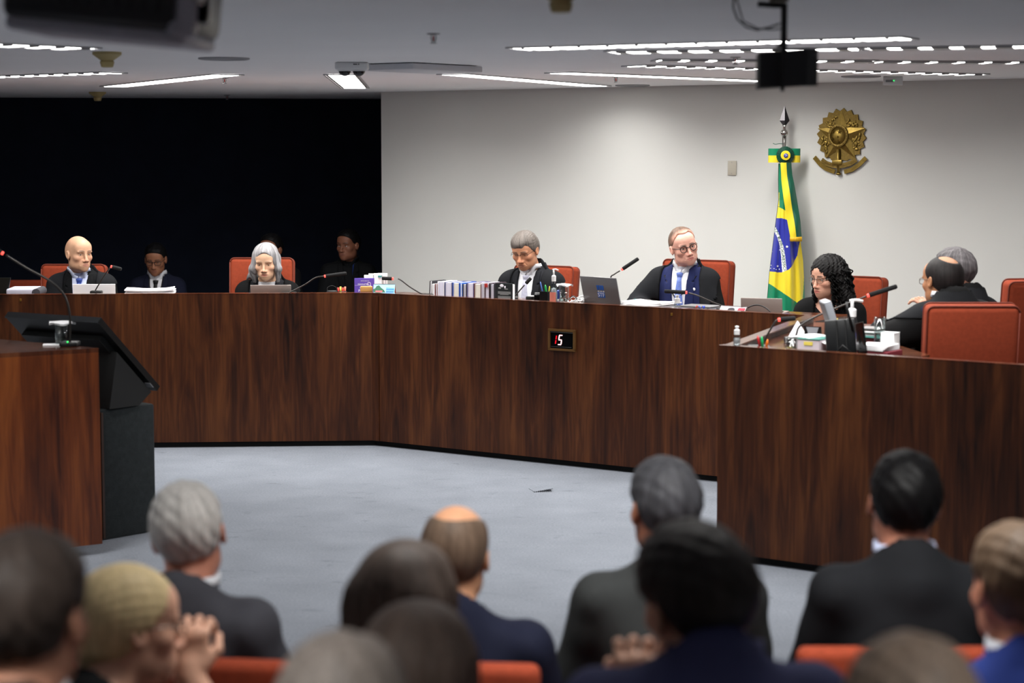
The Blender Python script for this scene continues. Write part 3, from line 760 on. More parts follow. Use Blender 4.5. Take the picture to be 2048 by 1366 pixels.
def glass(label, base, r, h, water=.5, lid=None):
    t = thing('drinking_glass', label, 'glass', base)
    obj('tumbler', G().lathe([(r * .9, 0), (r, .01), (r, h), (r - .002, h), (r - .002, .012), (r * .5, .010), (.001, .010)], 28), M_glass, t, True)
    if water: obj('water', G().lathe([(r - .0022, .0125), (r - .0022, h * water), (.001, h * water)], 24), M_water, t, 40)
    if lid:
        g = G(); n = 20; rg = random.Random(5)
        P = [[(rr * (lid + .008 * math.sin(3 * a + 1)) * math.cos(a), rr * (lid + .006 * math.sin(2 * a)) * math.sin(a), h + .004 + .010 * (1 - rr) - .005 * rr * math.sin(4 * a)) for a in (2 * math.pi * j / n for j in range(n))] for rr in (.02, .4, .8, 1.0)]
        g.grid(P, wrap=True); g.grid([[(q[0], q[1], q[2] - .006) for q in r[::-1]] for r in P], wrap=True)
        obj('napkin', g, M_paper, t, True)
    return t
def pump_bottle(label, base, r, h, label_m=None, wide=1.0, pump=True, rz=0):
    t = thing('sanitizer_bottle', label, 'bottle', base, rz)
    hb = h * .68
    obj('bottle', G().lathe([(r * .9, 0), (r, .008), (r * 1.0, hb * .45), (r * .92, hb * .62), (r * .55, hb * .88), (r * .42, hb)], 20, sx=wide, sy=.75), M_thin, t, True)
    obj('gel', G().lathe([(r * .82, .006), (r * .88, hb * .42), (r * .6, hb * .7), (.002, hb * .72)], 18, sx=wide, sy=.7), mat('gel_clear', (226, 232, 234), .1, trans=.75, ior=1.34), t, True)
    obj('cap', G().lathe([(r * .50, hb - .004), (r * .52, hb + h * .12), (r * .30, hb + h * .15)], 18), M_white, t, 40)
    if pump:
        obj('pump_stem', G().tube([(0, 0, hb + h * .14), (0, 0, h * .97)], r * .20, 10), M_white, t, True)
        obj('pump_nozzle', G().tube([(-r * .3, 0, h * .975), (r * .5, 0, h * .99), (r * 1.25, 0, h * .965)], r * .17, 8), M_white, t, True)
    if label_m: obj('label', G().grid([[(r * 1.02 * wide * math.sin(a), -r * .79 * math.cos(a), z) for a in np.linspace(-1.0, 1.0, 10)] for z in (hb * .10, hb * .55)]), label_m, t, True)
    return t
def small_bottle(label, base, r, h):
    t = thing('gel_bottle', label, 'bottle', base)
    obj('bottle', G().lathe([(r, 0), (r, h * .42), (r * .75, h * .55), (r * .7, h * .6)], 20), M_thin, t, True)
    obj('gel', G().lathe([(r * .85, .003), (r * .85, h * .38), (.001, h * .4)], 18), mat('gel_clear', (226, 232, 234), .1, trans=.75, ior=1.34), t, True)
    obj('cap', G().lathe([(r * .78, h * .56), (r * .80, h * .80), (r * .42, h * .83), (r * .40, h * .92), (r * .55, h * .94), (r * .5, h)], 20), M_white, t, 40)
    return t
def papers(label, base, rz, w, d, h, n=6, seed=1, m=None):
    t = thing('paper_stack', label, 'papers', base, rz); rg = random.Random(seed); z = 0
    for i in range(n):
        th = h / n * .96; wob = .0 if i < n - 2 else .012
        a = rg.uniform(-.05, .05); ox, oy = rg.uniform(-.012, .012), rg.uniform(-.01, .01)
        P = [[(x * w / 2, y * d / 2, z + wob * (abs(x) ** 2) * rg.uniform(.4, 1)) for x in np.linspace(-1, 1, 7)] for y in (-1, 1)]
        g = G(); g.grid([[(q[0], q[1], q[2] + th) for q in r] for r in P]); g.grid([r[::-1] for r in P])
        e = [P[0], [(q[0], q[1], q[2] + th) for q in P[0]]]; g.grid(e); e = [[(q[0], q[1], q[2] + th) for q in P[1]], P[1]]; g.grid(e)
        g.grid([[P[0][0], P[1][0]][::-1], [(P[0][0][0], P[0][0][1], P[0][0][2] + th), (P[1][0][0], P[1][0][1], P[1][0][2] + th)][::-1]])
        g.grid([[P[0][-1], P[1][-1]], [(P[0][-1][0], P[0][-1][1], P[0][-1][2] + th), (P[1][-1][0], P[1][-1][1], P[1][-1][2] + th)]])
        o = obj('sheaf', g, m or M_paper, t); o.rotation_euler = (0, 0, a); o.location = (ox, oy, 0)
        z += h / n
    return t
def zat(u, v, p): return aty(u, v, p.y).z
M_silver = mat('laptop_silver', (150, 148, 148), .38, .6)
M_taupe = mat('laptop_taupe', (150, 138, 132), .45, .3)
M_grey = mat('laptop_grey', (122, 122, 124), .42, .4)
# ---- left wing
p = bpt(-12, .34, 'A')
t = thing('black_screen', 'dark green-black screen with a pale sticker at the far left', 'screen', p, RA)
z1_ = zat(0, 555, p) - WT
obj('panel', G().add([(-.18, 0, 0), (.085, 0, 0), (.115, -.03, z1_), (-.18, -.03, z1_), (-.18, .012, 0), (.085, .012, 0), (.115, -.018, z1_), (-.18, -.018, z1_)], [(0, 1, 2, 3), (7, 6, 5, 4), (1, 5, 6, 2), (3, 2, 6, 7), (0, 4, 5, 1), (4, 0, 3, 7)]), mat('screen_green_black', (22, 30, 28), .4), t)
obj('sticker', G().box((-.005, -.024, z1_ * .58), (.05, .003, .036), M=RX(rad(8))), mat('sticker_green', (132, 150, 106), .7), t)
obj('foot', G().box((-.05, .02, .004), (.2, .08, .008)), M_black, t)
p = bpt(44, .32, 'A')
t = thing('bound_volume', 'thick bound document lying flat left of the bald man', 'document', p, RA)
hz_ = zat(44, 577, p) - WT
obj('pages', G().rbox((0, .1, hz_ / 2), (.19, .26, hz_), .012, 3), mat('paper_grey', (176, 176, 190), .8), t, 40)
obj('spine_roll', G().lathe([(.001, -.13), (hz_ * .5, -.13), (hz_ * .5, .13), (.001, .13)], 16, M=TR(.095, .1, hz_ * .5) @ RX(rad(90))), mat('spine_dark', (60, 60, 66), .6), t, 40)
obj('clip', G().rbox((-.07, -.035, hz_ * .28), (.06, .012, .012), .003), M_black, t, 40)
p = bpt(189, .30, 'A')
w_ = 84 / (4000 / p.y); hz_ = zat(189, 568, p) - WT
t = thing('name_board', 'blank white board standing in front of the bald man', 'sign board', p, RA)
obj('board', G().box((0, 0, hz_ / 2), (w_, .006, hz_), M=RX(rad(6))), mat('board_white', (246, 246, 248), .6), t)
obj('foot', G().rbox((0, .02, .006), (w_ * .7, .10, .012), .003), M_black, t, 40)
p = bpt(193, .20, 'A')
mic('gooseneck microphone with red ring in front of the bald man', p, [(190, 582), (205, 557), (218, 538), (224, 533.5)], [(222, 533), (243, 538.5)], base_d=(.075, .06, zat(193, 581, p) - WT))
p = bpt(301, .30, 'A')
papers('messy white paper stack on the left wing in front of the dark staff man', p, RA, .31, .22, zat(300, 578.5, p) - WT, 7, 4)
p = bpt(542, .30, 'A'); w_ = 81 / (4000 / p.y)
laptop('taupe laptop lid in front of the grey-haired woman', p, RA, w_, (zat(542, 569.5, p) - WT - .014) / math.cos(rad(14)), 14, M_taupe)
p = bpt(577, .22, 'A')
mic('gooseneck microphone right of the taupe laptop, against the dark recess', p, [(583, 583), (610, 569), (632, 555), (648, 552.5)], [(649, 552.5), (693, 546.5)])
p = bpt(664, .26, 'A')
t = thing('earphones', 'coiled black earphone cable right of the taupe laptop', 'earphones', p, RA)
obj('cable', G().tube([(.03 * math.cos(a) * (1 + .1 * math.sin(3 * a)), .01 * math.sin(a), .042 + .026 * math.sin(a)) for a in np.linspace(-.3, 3.6, 16)], .0016, 6), M_black, t, True)
obj('case', G().rbox((0, .02, .018), (.07, .06, .034), .008), M_black, t, 40)
p = bpt(684, .26, 'A')
t = thing('marker_pot', 'low pot of red and yellow marker tips by the dark recess', 'markers', p, RA)
obj('pot', G().lathe([(.03, 0), (.032, .03), (.028, .032)], 18), M_black, t, 40)
for i, c in enumerate(((214, 60, 50), (224, 200, 80), (214, 60, 50), (230, 120, 90))): obj('marker', G().tube([(-.02 + i * .013, 0, .01), (-.024 + i * .015, 0, .056 + .006 * (i % 2))], .006, 8), mat('marker_%d' % i, c, .4), t, True)
p = bpt(729, .34, 'A'); M_purple = mat('purple_cover', (92, 70, 168), .5)
hz_ = zat(729, 557, p) - WT
t = thing('purple_book', 'purple book standing face-on at the corner of the bench', 'book', p, RA)
obj('cover', G().box((0, 0, hz_ / 2), (.130, .004, hz_)), M_purple, t)
obj('pages', G().box((0, .02, hz_ / 2 - .003), (.126, .034, hz_ - .006)), M_paper, t)
obj('back_cover', G().box((0, .039, hz_ / 2), (.130, .004, hz_)), M_purple, t)
mw = mat('print_white', (232, 230, 238), .6)
for txt, sz, x, z in (('NOVA EDICAO', .008, .004, hz_ - .016), ('MAXILETRA', .014, -.006, hz_ - .038), ('C', .020, -.024, hz_ - .060), ('Pro', .022, -.024, hz_ - .080)):
    g = text_mesh(txt, sz, .0004); obj('print', gmap(g, lambda q: (q.x + x, -.0025 - q.z, q.y + z)), mw, t)
obj('print_lens', G().tube([(.030 + .011 * math.cos(a), -.003, hz_ - .036 + .011 * math.sin(a)) for a in np.linspace(0, 2 * math.pi, 20)], .0012, 5).tube([(.038, -.003, hz_ - .044), (.046, -.003, hz_ - .053)], .0016, 5), mw, t)
obj('print_rule', G().box((-.02, -.0025, hz_ - .045), (.085, .0006, .001)), mw, t)
p = bpt(733, .24, 'A')
t = thing('tan_note_box', 'small tan card box in front of the purple book', 'box', p, RA)
obj('box', G().rbox((0, .02, (zat(733, 573, p) - WT) / 2), (.080, .05, zat(733, 573, p) - WT), .006), mat('tan_card', (172, 126, 66), .7), t, 40)
obj('lid_line', G().box((0, -.006, (zat(733, 573, p) - WT) * .5), (.080, .002, .002)), mat('tan_dark', (130, 92, 46), .7), t)
for i, (u, off, w, top, c) in enumerate(((733, .44, .03, 553, (238, 236, 230)), (742, .44, .03, 550, (240, 238, 234)), (752, .44, .028, 549.5, (242, 240, 236)), (760, .44, .026, 549, (236, 238, 234)), (770, .44, .034, 549.5, (244, 243, 238)))):
    p = bpt(u, off, 'A')
    nm = ['leftmost white volume behind the purple book', 'second white volume behind the purple book, under an orange tab', 'third white volume behind the purple book', 'white volume with teal spine behind the desk calendar', 'rightmost white volume behind the desk calendar, with dark ties'][i]
    t = book(nm, p, RA, w, zat(u, top, p) - WT, .16, mat('vol_%d' % i, c, .6), group='volumes at the bench corner')
    if i == 3: obj('spine_label', G().box((0, -.003, zat(u, 553, p) - WT), (.024, .002, .012)), mat('teal', (70, 140, 138), .6), t)
    if i == 4:
        for x in (-.012, .006): obj('tie', G().box((x, -.003, .06), (.0025, .003, .09)), mat('tie_dark', (60, 70, 70), .6), t)
p = bpt(769, .20, 'A'); hz_ = zat(769, 568, p) - WT
t = thing('desk_calendar', 'tent desk calendar with a green hill picture at the bench corner', 'calendar', p, RA - .15)
M1 = RX(rad(-12))
def tent(t, w, h, m1, m2, pics):
    obj('front_leaf', G().add([(-w / 2, -.045, 0), (w / 2, -.045, 0), (w / 2, 0, h), (-w / 2, 0, h)], [(0, 1, 2, 3)]).add([(-w / 2, -.043, 0), (w / 2, -.043, 0), (w / 2, .002, h), (-w / 2, .002, h)], [(3, 2, 1, 0)]), m1, t)
    obj('back_leaf', G().add([(-w / 2, .045, 0), (w / 2, .045, 0), (w / 2, 0, h), (-w / 2, 0, h)], [(3, 2, 1, 0)]).add([(-w / 2, .043, 0), (w / 2, .043, 0), (w / 2, -.002, h), (-w / 2, -.002, h)], [(0, 1, 2, 3)]), m2, t)
    sl = lambda x, zf, lift=.0012: (x * w, -.045 * (1 - zf) - lift, zf * h)
    for nm, poly, m in pics: obj(nm, G().add([sl(*q) for q in poly], [tuple(range(len(poly)))]), m, t)
    g = G()
    for i in range(22):
        x = (-.47 + .94 * i / 21) * w; g.tube([(x, -.004, h - .004), (x, -.003, h + .003), (x, .003, h + .003), (x, .004, h - .004)], .0007, 4, cap=False)
    obj('spiral', g, M_steel, t)
def grp(*a): return list(a)
cm = lambda n, c: mat('cal_' + n, c, .6)
tent(t, .140, hz_, cm('sky', (150, 206, 232)), cm('back', (190, 50, 20)), [
    ('picture_hill', [(-.5, .35), (-.5, .62), (-.42, .66), (-.36, .84), (-.24, .90), (-.14, .72), (0, .55), (.08, .35)], cm('hill', (24, 88, 60))),
    ('picture_field', [(-.5, .02), (-.5, .34), (-.3, .36), (-.36, .02)], cm('field', (66, 150, 70))),
    ('picture_base', [(-.36, .02), (-.30, .36), (.08, .35), (.02, .02)], cm('base', (30, 80, 66))),
    ('picture_title', [(-.40, .30, .002), (-.10, .30, .002), (-.06, .50, .002), (-.38, .50, .002)], cm('title', (220, 90, 96))),
    ('month_grid', [(.10, .02), (.10, .74), (.47, .70), (.47, .02)], cm('grid', (96, 160, 220)))])
for zf in (.2, .42, .6):
    obj('month_rule', G().box((.040, -.045 * (1 - zf) - .0025, zf * hz_), (.050, .001, .002)), mat('print_blue', (40, 96, 170), .6), t)
p = bpt(851, .20, 'B')
mic('gooseneck microphone pointing left, over the desk calendar', p, [(842, 587), (820, 574), (803, 561), (796, 557.5)], [(786.5, 557.5), (763.5, 556.5)])
# ---- book row on the right wing: fore-edges towards the court
cols = dict(lilac=(206, 204, 220), cream=(214, 212, 202), white=(236, 236, 240), grey=(190, 190, 202))
pg = {k: mat('pages_' + k, c, .8) for k, c in cols.items()}
cv = lambda n, c: mat('cover_' + n, c, .5)
BK = [(858, 863.5, 562, 'white', ('black', (16, 17, 24)), 'leftmost book of the row, thin with a black cover'), (864, 869.5, 568, 'white', ('offwhite', (225, 224, 222)), 'second book of the row, low white paperback'),
      (870, 874.6, 568, 'white', ('dkred', (110, 26, 28)), 'third book of the row, thin with a dark red back'), (875, 888.4, 563, 'lilac', ('white1', (228, 226, 230)), 'thick lilac-edged book beside the dark red one'),
      (889, 904.3, 564.5, 'lilac', ('navy1', (70, 76, 110)), 'thickest lilac-edged book with a dark blue cover'), (905, 918.8, 565.5, 'cream', ('blue1', (60, 90, 170)), 'cream-edged book left of the bright blue spine'),
      (919.4, 924.6, 566.5, 'white', ('blue2', (20, 92, 190)), 'thin bright blue book in the middle of the row'), (925.3, 933.0, 568, 'grey', ('dark1', (44, 46, 60)), 'grey-edged book right of the bright blue one'),
      (933.8, 947.3, 566, 'lilac', ('violet', (96, 90, 130)), 'lilac-edged book with a violet cover'), (948, 962.3, 567.5, 'cream', ('brown', (96, 60, 60)), 'cream-edged book with a brown cover'),
      (963, 968.6, 566, 'grey', ('pale', (204, 202, 210)), 'thin pale grey book right of the cream one'), (969.2, 978.8, 567, 'lilac', ('dark2', (60, 40, 46)), 'book with two red marks on its top edge'),
      (979.8, 988.5, 568.2, 'grey', ('dark3', (36, 36, 44)), 'last upright book before the black face-on one')]
for i, (u0, u1, vt, pgk, c, lb) in enumerate(BK):
    p = bpt((u0 + u1) / 2, .30, 'B')
    w = (u1 - u0) / (4000 / p.y) * 1.20
    t = book(lb, p, RB, w, zat((u0 + u1) / 2, vt, p) - WT, .15 + .02 * (i % 3), cv(*c), pg[pgk], lean=(3 if i == 0 else 0), group='books in a row on the right wing')
    if i == 11:
        for x in (-.012, .0): obj('red_mark', G().box((x, -.001, zat(974, 571, p) - WT), (.008, .006, .022)), cv('redmark', (176, 50, 44)), t)
p = bpt(1008, .24, 'B'); hz_ = zat(1008, 567, p) - WT; w_ = 36 / (4000 / p.y) * 1.16
t = thing('black_book', 'black-covered book standing face-on at the right end of the row', 'book', p, RB)
obj('cover', G().box((0, 0, hz_ / 2), (w_, .003, hz_)), cv('blk', (24, 30, 32)), t)
obj('pages', G().box((0, .015, hz_ / 2 - .002), (w_ - .004, .024, hz_ - .006)), M_paper, t)
obj('back_cover', G().box((0, .029, hz_ / 2), (w_, .003, hz_)), cv('blk', (24, 30, 32)), t)
mg = mat('print_grey', (150, 152, 152), .7); zz_ = hz_
for k, (x, z, sx, sz) in enumerate(((-.014, -.014, .030, .020), (-.028, -.030, .022, .010), (.008, -.022, .012, .016), (.016, -.034, .030, .006))):
    obj('cover_picture', G().sphere((x * 1.1, -.002, zz_ + z), (sx * .5, .0012, sz * .5), 12, 6), mg if k % 2 else mw, t)
for k in range(8):
    obj('text_line', G().box((.004, -.0022, zz_ - .052 - k * .0055 - (.007 if k > 3 else 0)), (w_ * .74 if k not in (3, 7) else w_ * .5, .0008, .0030)), mg, t)
p = bpt(1020, .36, 'B')
mic('gooseneck microphone against the robe of the reading man', p, [(1025, 597), (1034, 587), (1043, 577), (1049, 570)], [(1050, 569), (1062, 556)], ring=False)
p = bpt(1058, .20, 'B'); M_cup = mat('pen_cup', (12, 12, 13), .35)
t = thing('card_holder', 'low black card holder left of the pen cup', 'card holder', p, RB); h_ = zat(1058, 593, p) - WT
obj('tray', G().rbox((0, .02, h_ / 2), (.045, .05, h_), .004), M_black, t, 40); obj('cards', G().box((0, .02, h_ + .002), (.036, .02, .006)), M_paper, t)
p = bpt(1074, .20, 'B'); h_ = zat(1074, 585.5, p) - WT
t = thing('desk_clock', 'small black and silver desk stand left of the pen cup', 'desk stand', p, RB)
obj('stand_back', G().rbox((0, .02, h_ / 2), (.058, .012, h_), .004), M_steel, t, 40); obj('stand_front', G().rbox((0, .008, h_ * .45), (.050, .014, h_ * .82), .006), M_blackgloss, t, 40)
obj('note', G().box((.034, .012, h_ * .42), (.004, .02, h_ * .7)), mat('cream_note', (220, 214, 180), .7), t)
p = bpt(1092, .22, 'B'); h_ = zat(1092, 582.5, p) - WT
t = thing('pen_cup', 'square black pen cup with pencils in front of the reading man', 'pen cup', p, RB)
obj('cup', G().box((0, .03, h_ / 2), (.058, .004, h_)).box((0, -.026, h_ / 2), (.058, .004, h_)).box((-.027, .002, h_ / 2), (.004, .056, h_)).box((.027, .002, h_ / 2), (.004, .056, h_)).box((0, .002, .003), (.058, .056, .006)), M_cup, t)
def pen_in(x, y, z0, z1, dx, c, nm, r=.0042): obj('pen', G().tube([(x, y, z0), (x + dx * .9, y, z1 - .012), (x + dx, y, z1)], [r, r, r * .4], 8), mat('pen_' + nm, c, .4), t, True)
pen_in(-.012, 0, .02, zat(1080, 564, p) - WT, -.030, (70, 104, 176), 'blue'); pen_in(.002, .01, .02, zat(1090, 570, p) - WT, -.014, (20, 150, 70), 'green', .006); pen_in(.014, .0, .02, zat(1099, 572, p) - WT, .012, (214, 206, 70), 'yellow')
M_lab = mat('label_red_white', (206, 120, 104), .5)
p = bpt(1107.5, .18, 'B'); pump_bottle('clear sanitizer pump bottle right of the pen cup', p, .026, zat(1108, 537.5, p) - WT, M_lab, rz=RB)
p = bpt(1117, .28, 'B'); t = thing('glue_tube', 'blue and white tube standing behind the pump bottle', 'tube', p, RB)
obj('tube', G().lathe([(.010, 0), (.012, .02), (.012, .085), (.006, .09)], 14), mat('tube_blue', (56, 90, 190), .4), t, 40); obj('tube_base', G().lathe([(.0125, .0), (.0125, .035), (.011, .037)], 14), M_white, t, 40)
p = bpt(1128, .26, 'B'); glass('glass covered by a white napkin on the right wing', p, .030, zat(1128, 571, p) - WT, .35, .050)
p = bpt(1148, .24, 'B'); t = thing('charger_cables', 'white and black charger cables left of the grey laptop', 'cables', p, RB)
obj('white_cable', G().tube([(.05 * math.cos(a) + .004 * a, .02 * math.sin(2 * a), .030 + .014 * math.sin(a * 2) + .003 * a) for a in np.linspace(-2, 8, 40)], .0045, 6), M_white, t, True)
obj('black_cable', G().tube([(-.05 + .10 * s, -.01, .012 + .050 * math.sin(math.pi * s)) for s in np.linspace(0, 1.2, 20)], .003, 6), M_black, t, True)
obj('adapter', G().rbox((.0, .02, .016), (.06, .05, .030), .006), M_white, t, 40); obj('adapter', G().rbox((.055, .02, .018), (.045, .04, .034), .006), M_grey, t, 40)
p = bpt(1207, .22, 'B'); w_ = .30; h_ = (zat(1200, 557, p) - WT) / math.cos(rad(13))
laptop('grey laptop lid with a blue and white logo', p, RB - .20, w_, h_, 15, M_grey, logo=.058)
p = bpt(1217, .42, 'B'); mic('gooseneck microphone raised above the logo laptop', p, [(1221, 557), (1228, 549), (1240, 541.5)], [(1243, 539.5), (1277, 517)])
p = bpt(1300, .26, 'B'); papers('white paper stack right of the logo laptop', p, RB, .27, .22, zat(1300, 604.5, p) - WT, 6, 9)
p = bpt(1283, .44, 'B'); t = thing('glasses_case', 'black case with a teal mark behind the papers', 'case', p, RB); h_ = zat(1283, 598, p) - WT
obj('case', G().rbox((0, 0, h_ / 2), (.13, .07, h_), .02, 3), M_black, t, 40); obj('mark', G().box((-.02, -.036, h_ * .9), (.02, .003, .014)), mat('teal', (70, 140, 138), .6), t)
p = bpt(1354.5, .17, 'B'); small_bottle('small white-capped gel bottle in front of the man with round glasses', p, .022, zat(1354.5, 590, p) - WT)
p = bpt(1452, .30, 'B'); mic('gooseneck microphone pointing left across the man with round glasses', p, [(1446, 612.5), (1420, 602), (1395, 591), (1377, 586)], [(1373.5, 585), (1328.5, 582.5)])
p = bpt(1392, .26, 'B'); t = thing('tablet', 'dark tablet lying on files in front of the man with round glasses', 'tablet', p, RB); h_ = zat(1392, 611.5, p) - WT
obj('files', G().rbox((0, .06, h_ / 2 - .006), (.22, .16, h_ - .012), .004), mat('file_grey', (130, 130, 138), .6), t, 40); obj('tablet_body', G().rbox((.0, .06, h_ - .006), (.21, .15, .010), .003), M_grey, t, 40)
p = bpt(1400, .17, 'B'); t = thing('pen_tray', 'clear tray with red and blue pens in front of the tablet', 'pens', p, RB); h_ = zat(1400, 613, p) - WT
obj('tray', G().rbox((0, .01, (h_ - .01) / 2), (.085, .04, h_ - .01), .004), M_black, t, 40)
for i, (x, c) in enumerate(((-.030, (214, 60, 50)), (.006, (50, 80, 190)), (.020, (50, 80, 200)), (.030, (40, 70, 180)))): obj('pen', G().tube([(x, 0, h_ - .014), (x + .012 * (-1) ** i, 0, h_ + .004)], .004, 8), mat('pent_%d' % i, c, .4), t, True)
p = bpt(1468, .20, 'B'); h_ = zat(1468, 612.5, p) - WT; t = thing('desk_calendar', 'spiral tent calendar with a black and a red patch', 'calendar', p, RB)
tent(t, .165, h_, cm('w', (206, 200, 204)), cm('w', (206, 200, 204)), [('dark_patch', [(-.20, .3), (-.18, .74), (-.10, .84), (0, .84), (.08, .74), (.10, .3)], cm('dk', (40, 36, 44))), ('red_patch', [(.14, .0), (.22, .84), (.48, .84), (.48, .0)], cm('rd', (180, 50, 70)))])
p = bpt(1524, .24, 'B'); laptop('taupe laptop lid at the right end, before the flag', p, RB + .28, .24, (zat(1524, 600.5, p) - WT) / math.cos(rad(10)), 10, M_taupe)
p = bpt(1515, .14, 'B'); t = thing('power_cable', 'black cable arching in front of the rightmost laptop', 'cable', p, RB)
obj('cable', G().tube([(-.06 + .16 * s, 0, .004 + (zat(1515, 611.5, p) - WT) * math.sin(math.pi * min(1, .2 + s * .8)) ** .6) for s in np.linspace(0, .95, 22)], .004, 6), M_black, t, True)
# ---- number display on the front of the right wing
p = bpt(1125, -.004, 'B', 0); cz0 = aty(1125, 680, p.y).z
t = thing('number_display', 'red lit number display in a brass frame on the bench front', 'display', (p.x, p.y, cz0), RB)
w_, h_ = .178, .116
g = G()
for s in (-1, 1): g.box((s * w_ / 2, -.006, 0), (.013, .014, h_)); g.box((0, -.006, s * h_ / 2), (w_ + .013, .014, .013))
obj('frame', g, mat('frame_bronze', (128, 92, 52), .4, .6), t)
obj('bezel', G().box((0, -.001, 0), (w_ - .006, .006, h_ - .006)), M_blackgloss, t); obj('trim', G().box((0, -.007, h_ / 2 - .012), (w_ - .02, .006, .004)).box((-.004, -.007, -h_ / 2 + .016), (w_ - .034, .006, .002)), mat('trim_grey', (110, 108, 106), .3, .6), t)
M_segw = mat('segment_bright', (255, 190, 190), .4, emit=(255, 200, 200), estr=1.6); M_segr = mat('segment_red', (200, 10, 25), .4, emit=(235, 10, 30), estr=.9)
sh_ = Matrix.Identity(4); sh_[0][2] = .16
def seg(x, z, w, h, m, nm): obj(nm, gmap(G().box((x, -.006, z), (w, .003, h)), lambda q: sh_ @ q), m, t)
for z in (.0135, -.0135): seg(-.042, z, .006, .022, M_segr, 'digit_one')
for x, z, w, h in ((-.012, .028, .022, .006), (-.022, .0145, .006, .022), (-.012, 0, .022, .006), (-.002, -.0145, .006, .022), (-.012, -.028, .022, .006)): seg(x, z, w, h, M_segw, 'digit_five')
# ---- inside the right enclosure
def cpt(u, off, z=WTC): return bpt(u, off, 'C', z)
p = cpt(1474.5, .03, HC); small_bottle('small white-capped gel bottle on the near corner of the right enclosure', p, .0165, aty(1474.5, 652, p.y).z - HC)
p = cpt(1520, .16); mic('short gooseneck microphone beside orange and green markers, right enclosure', p, [(1523, 690), (1538, 664), (1550, 644), (1556, 640)], [(1557, 639.5), (1591, 636.5)])
p = cpt(1527, .13); t = thing('markers', 'orange, green and red markers at the near corner of the right desk', 'markers', p, RC)
obj('holder', G().rbox((0, .012, .014), (.05, .04, .026), .006), M_black, t, 40)
for x, dx, zz1, c, nm in ((-.012, -.016, 672, (176, 40, 44), 'r'), (.0, -.006, 673, (24, 160, 90), 'g'), (.012, .012, 678, (232, 120, 40), 'o')): pen_in(x, .0, .012, aty(1527, zz1, p.y).z - WTC, dx, c, 'c' + nm, .006)
p = cpt(1584, .12); glass('half-full water glass behind the near screen of the right enclosure', p, .028, aty(1584, 676, p.y).z - WTC, .45)
p = cpt(1592, .80); t = thing('face_mask', 'crumpled white face mask on the right desk', 'face mask', p, RC)
P = [[(.05 * math.cos(a) * r + .01, .03 * math.sin(a) * r, (1 - r) * .085 + .012 * math.sin(3 * a) * r + .012) for a in np.linspace(0, 2 * math.pi, 16, endpoint=False)] for r in (.05, .35, .7, 1)]
obj('mask', G().grid(P, wrap=True), M_paper, t, True); obj('ear_loop', G().tube([(.05 + .045 * s, -.01, .03 + .02 * math.sin(3.1 * s)) for s in np.linspace(0, 1, 12)], .0016, 5), M_white, t, True)
p = cpt(1619, .26); t = thing('thick_book', 'thick book with a yellow tab and loose papers on top', 'book', p, RC); h_ = aty(1619, 679, p.y).z - WTC
obj('page_block', G().box((0, .06, h_ / 2), (.118, .15, h_)), mat('pages_pink', (206, 198, 206), .8), t); obj('cover', G().box((0, .06, h_ + .002), (.122, .155, .004)).box((0, .06, .002), (.122, .155, .004)), cv('teal', (50, 120, 110)), t)
obj('yellow_tab', G().box((.005, -.0165, h_ * .72), (.045, .002, .016)), mat('tab_yellow', (226, 210, 96), .6), t)
p = cpt(1632, .30); hsh = aty(1619, 677, cpt(1619, .26).y).z - WTC; t = thing('loose_sheet', 'long curling white sheet draped over the thick book', 'paper', p, RC)
P = [[(-.13 + .27 * s, y + .02, (hsh if s < .5 else hsh - hsh * ((s - .5) * 2) ** 1.6) + .004 * math.sin(8 * s)) for y in (-.05, .14)] for s in np.linspace(0, 1, 20)]
obj('sheet', G().grid(P).grid([[(q[0], q[1], q[2] - .003) for q in r[::-1]] for r in P]), M_paper, t, True)
p = cpt(1626, .62); t = thing('phone_stand', 'black phone cradle with a grey face on the right desk', 'phone cradle', p, RC + .1)
h_ = aty(1626, 653, p.y).z - WTC
obj('cradle', G().add([(-.035, 0, 0), (.035, 0, 0), (.045, 0, h_), (-.045, 0, h_), (-.03, .05, 0), (.03, .05, 0), (.035, .03, h_ * .9), (-.035, .03, h_ * .9)], [(0, 1, 2, 3), (7, 6, 5, 4), (1, 5, 6, 2), (3, 2, 6, 7), (4, 0, 3, 7), (0, 4, 5, 1)]), M_black, t)
obj('face', G().add([(-.018, -.002, h_ * .45), (.018, -.002, h_ * .45), (.032, -.002, h_ * .96), (-.032, -.002, h_ * .96)], [(0, 1, 2, 3)]), mat('face_grey', (150, 154, 160), .3), t)
p = cpt(1661, .50); t = thing('pen_organizer', 'dark brown pen organizer with orange and green pens', 'pen holder', p, RC - .25); h_ = aty(1658, 642, p.y).z - WTC
obj('organizer', G().add([(-.035, 0, 0), (.04, 0, 0), (.04, 0, h_ * .8), (-.035, 0, h_), (-.035, .07, 0), (.04, .07, 0), (.04, .07, h_ * .95), (-.035, .07, h_ * 1.05)], [(0, 1, 2, 3), (7, 6, 5, 4), (1, 5, 6, 2), (4, 0, 3, 7), (0, 4, 5, 1)]), mat('dark_brown', (52, 40, 34), .5, noise=.3, nscale=40), t)
for x, c, nm in ((.0, (222, 110, 40), 'po'), (.012, (214, 190, 90), 'py'), (.03, (40, 170, 110), 'pg'), (-.015, (120, 120, 124), 'ps')): pen_in(x, .03, .02, h_ + .020 - x * .6, .006, c, nm)
p = cpt(1668, .42); t = thing('silver_tablet', 'silver tablet propped up almost edge-on before the curly-haired woman', 'tablet', p, 0)
q0 = aty(1679, 668, p.y); top = aty(1657, 599, p.y)
lean_ = math.atan2(q0.x - top.x, top.z - q0.z); ll = math.hypot(q0.x - top.x, top.z - WTC)
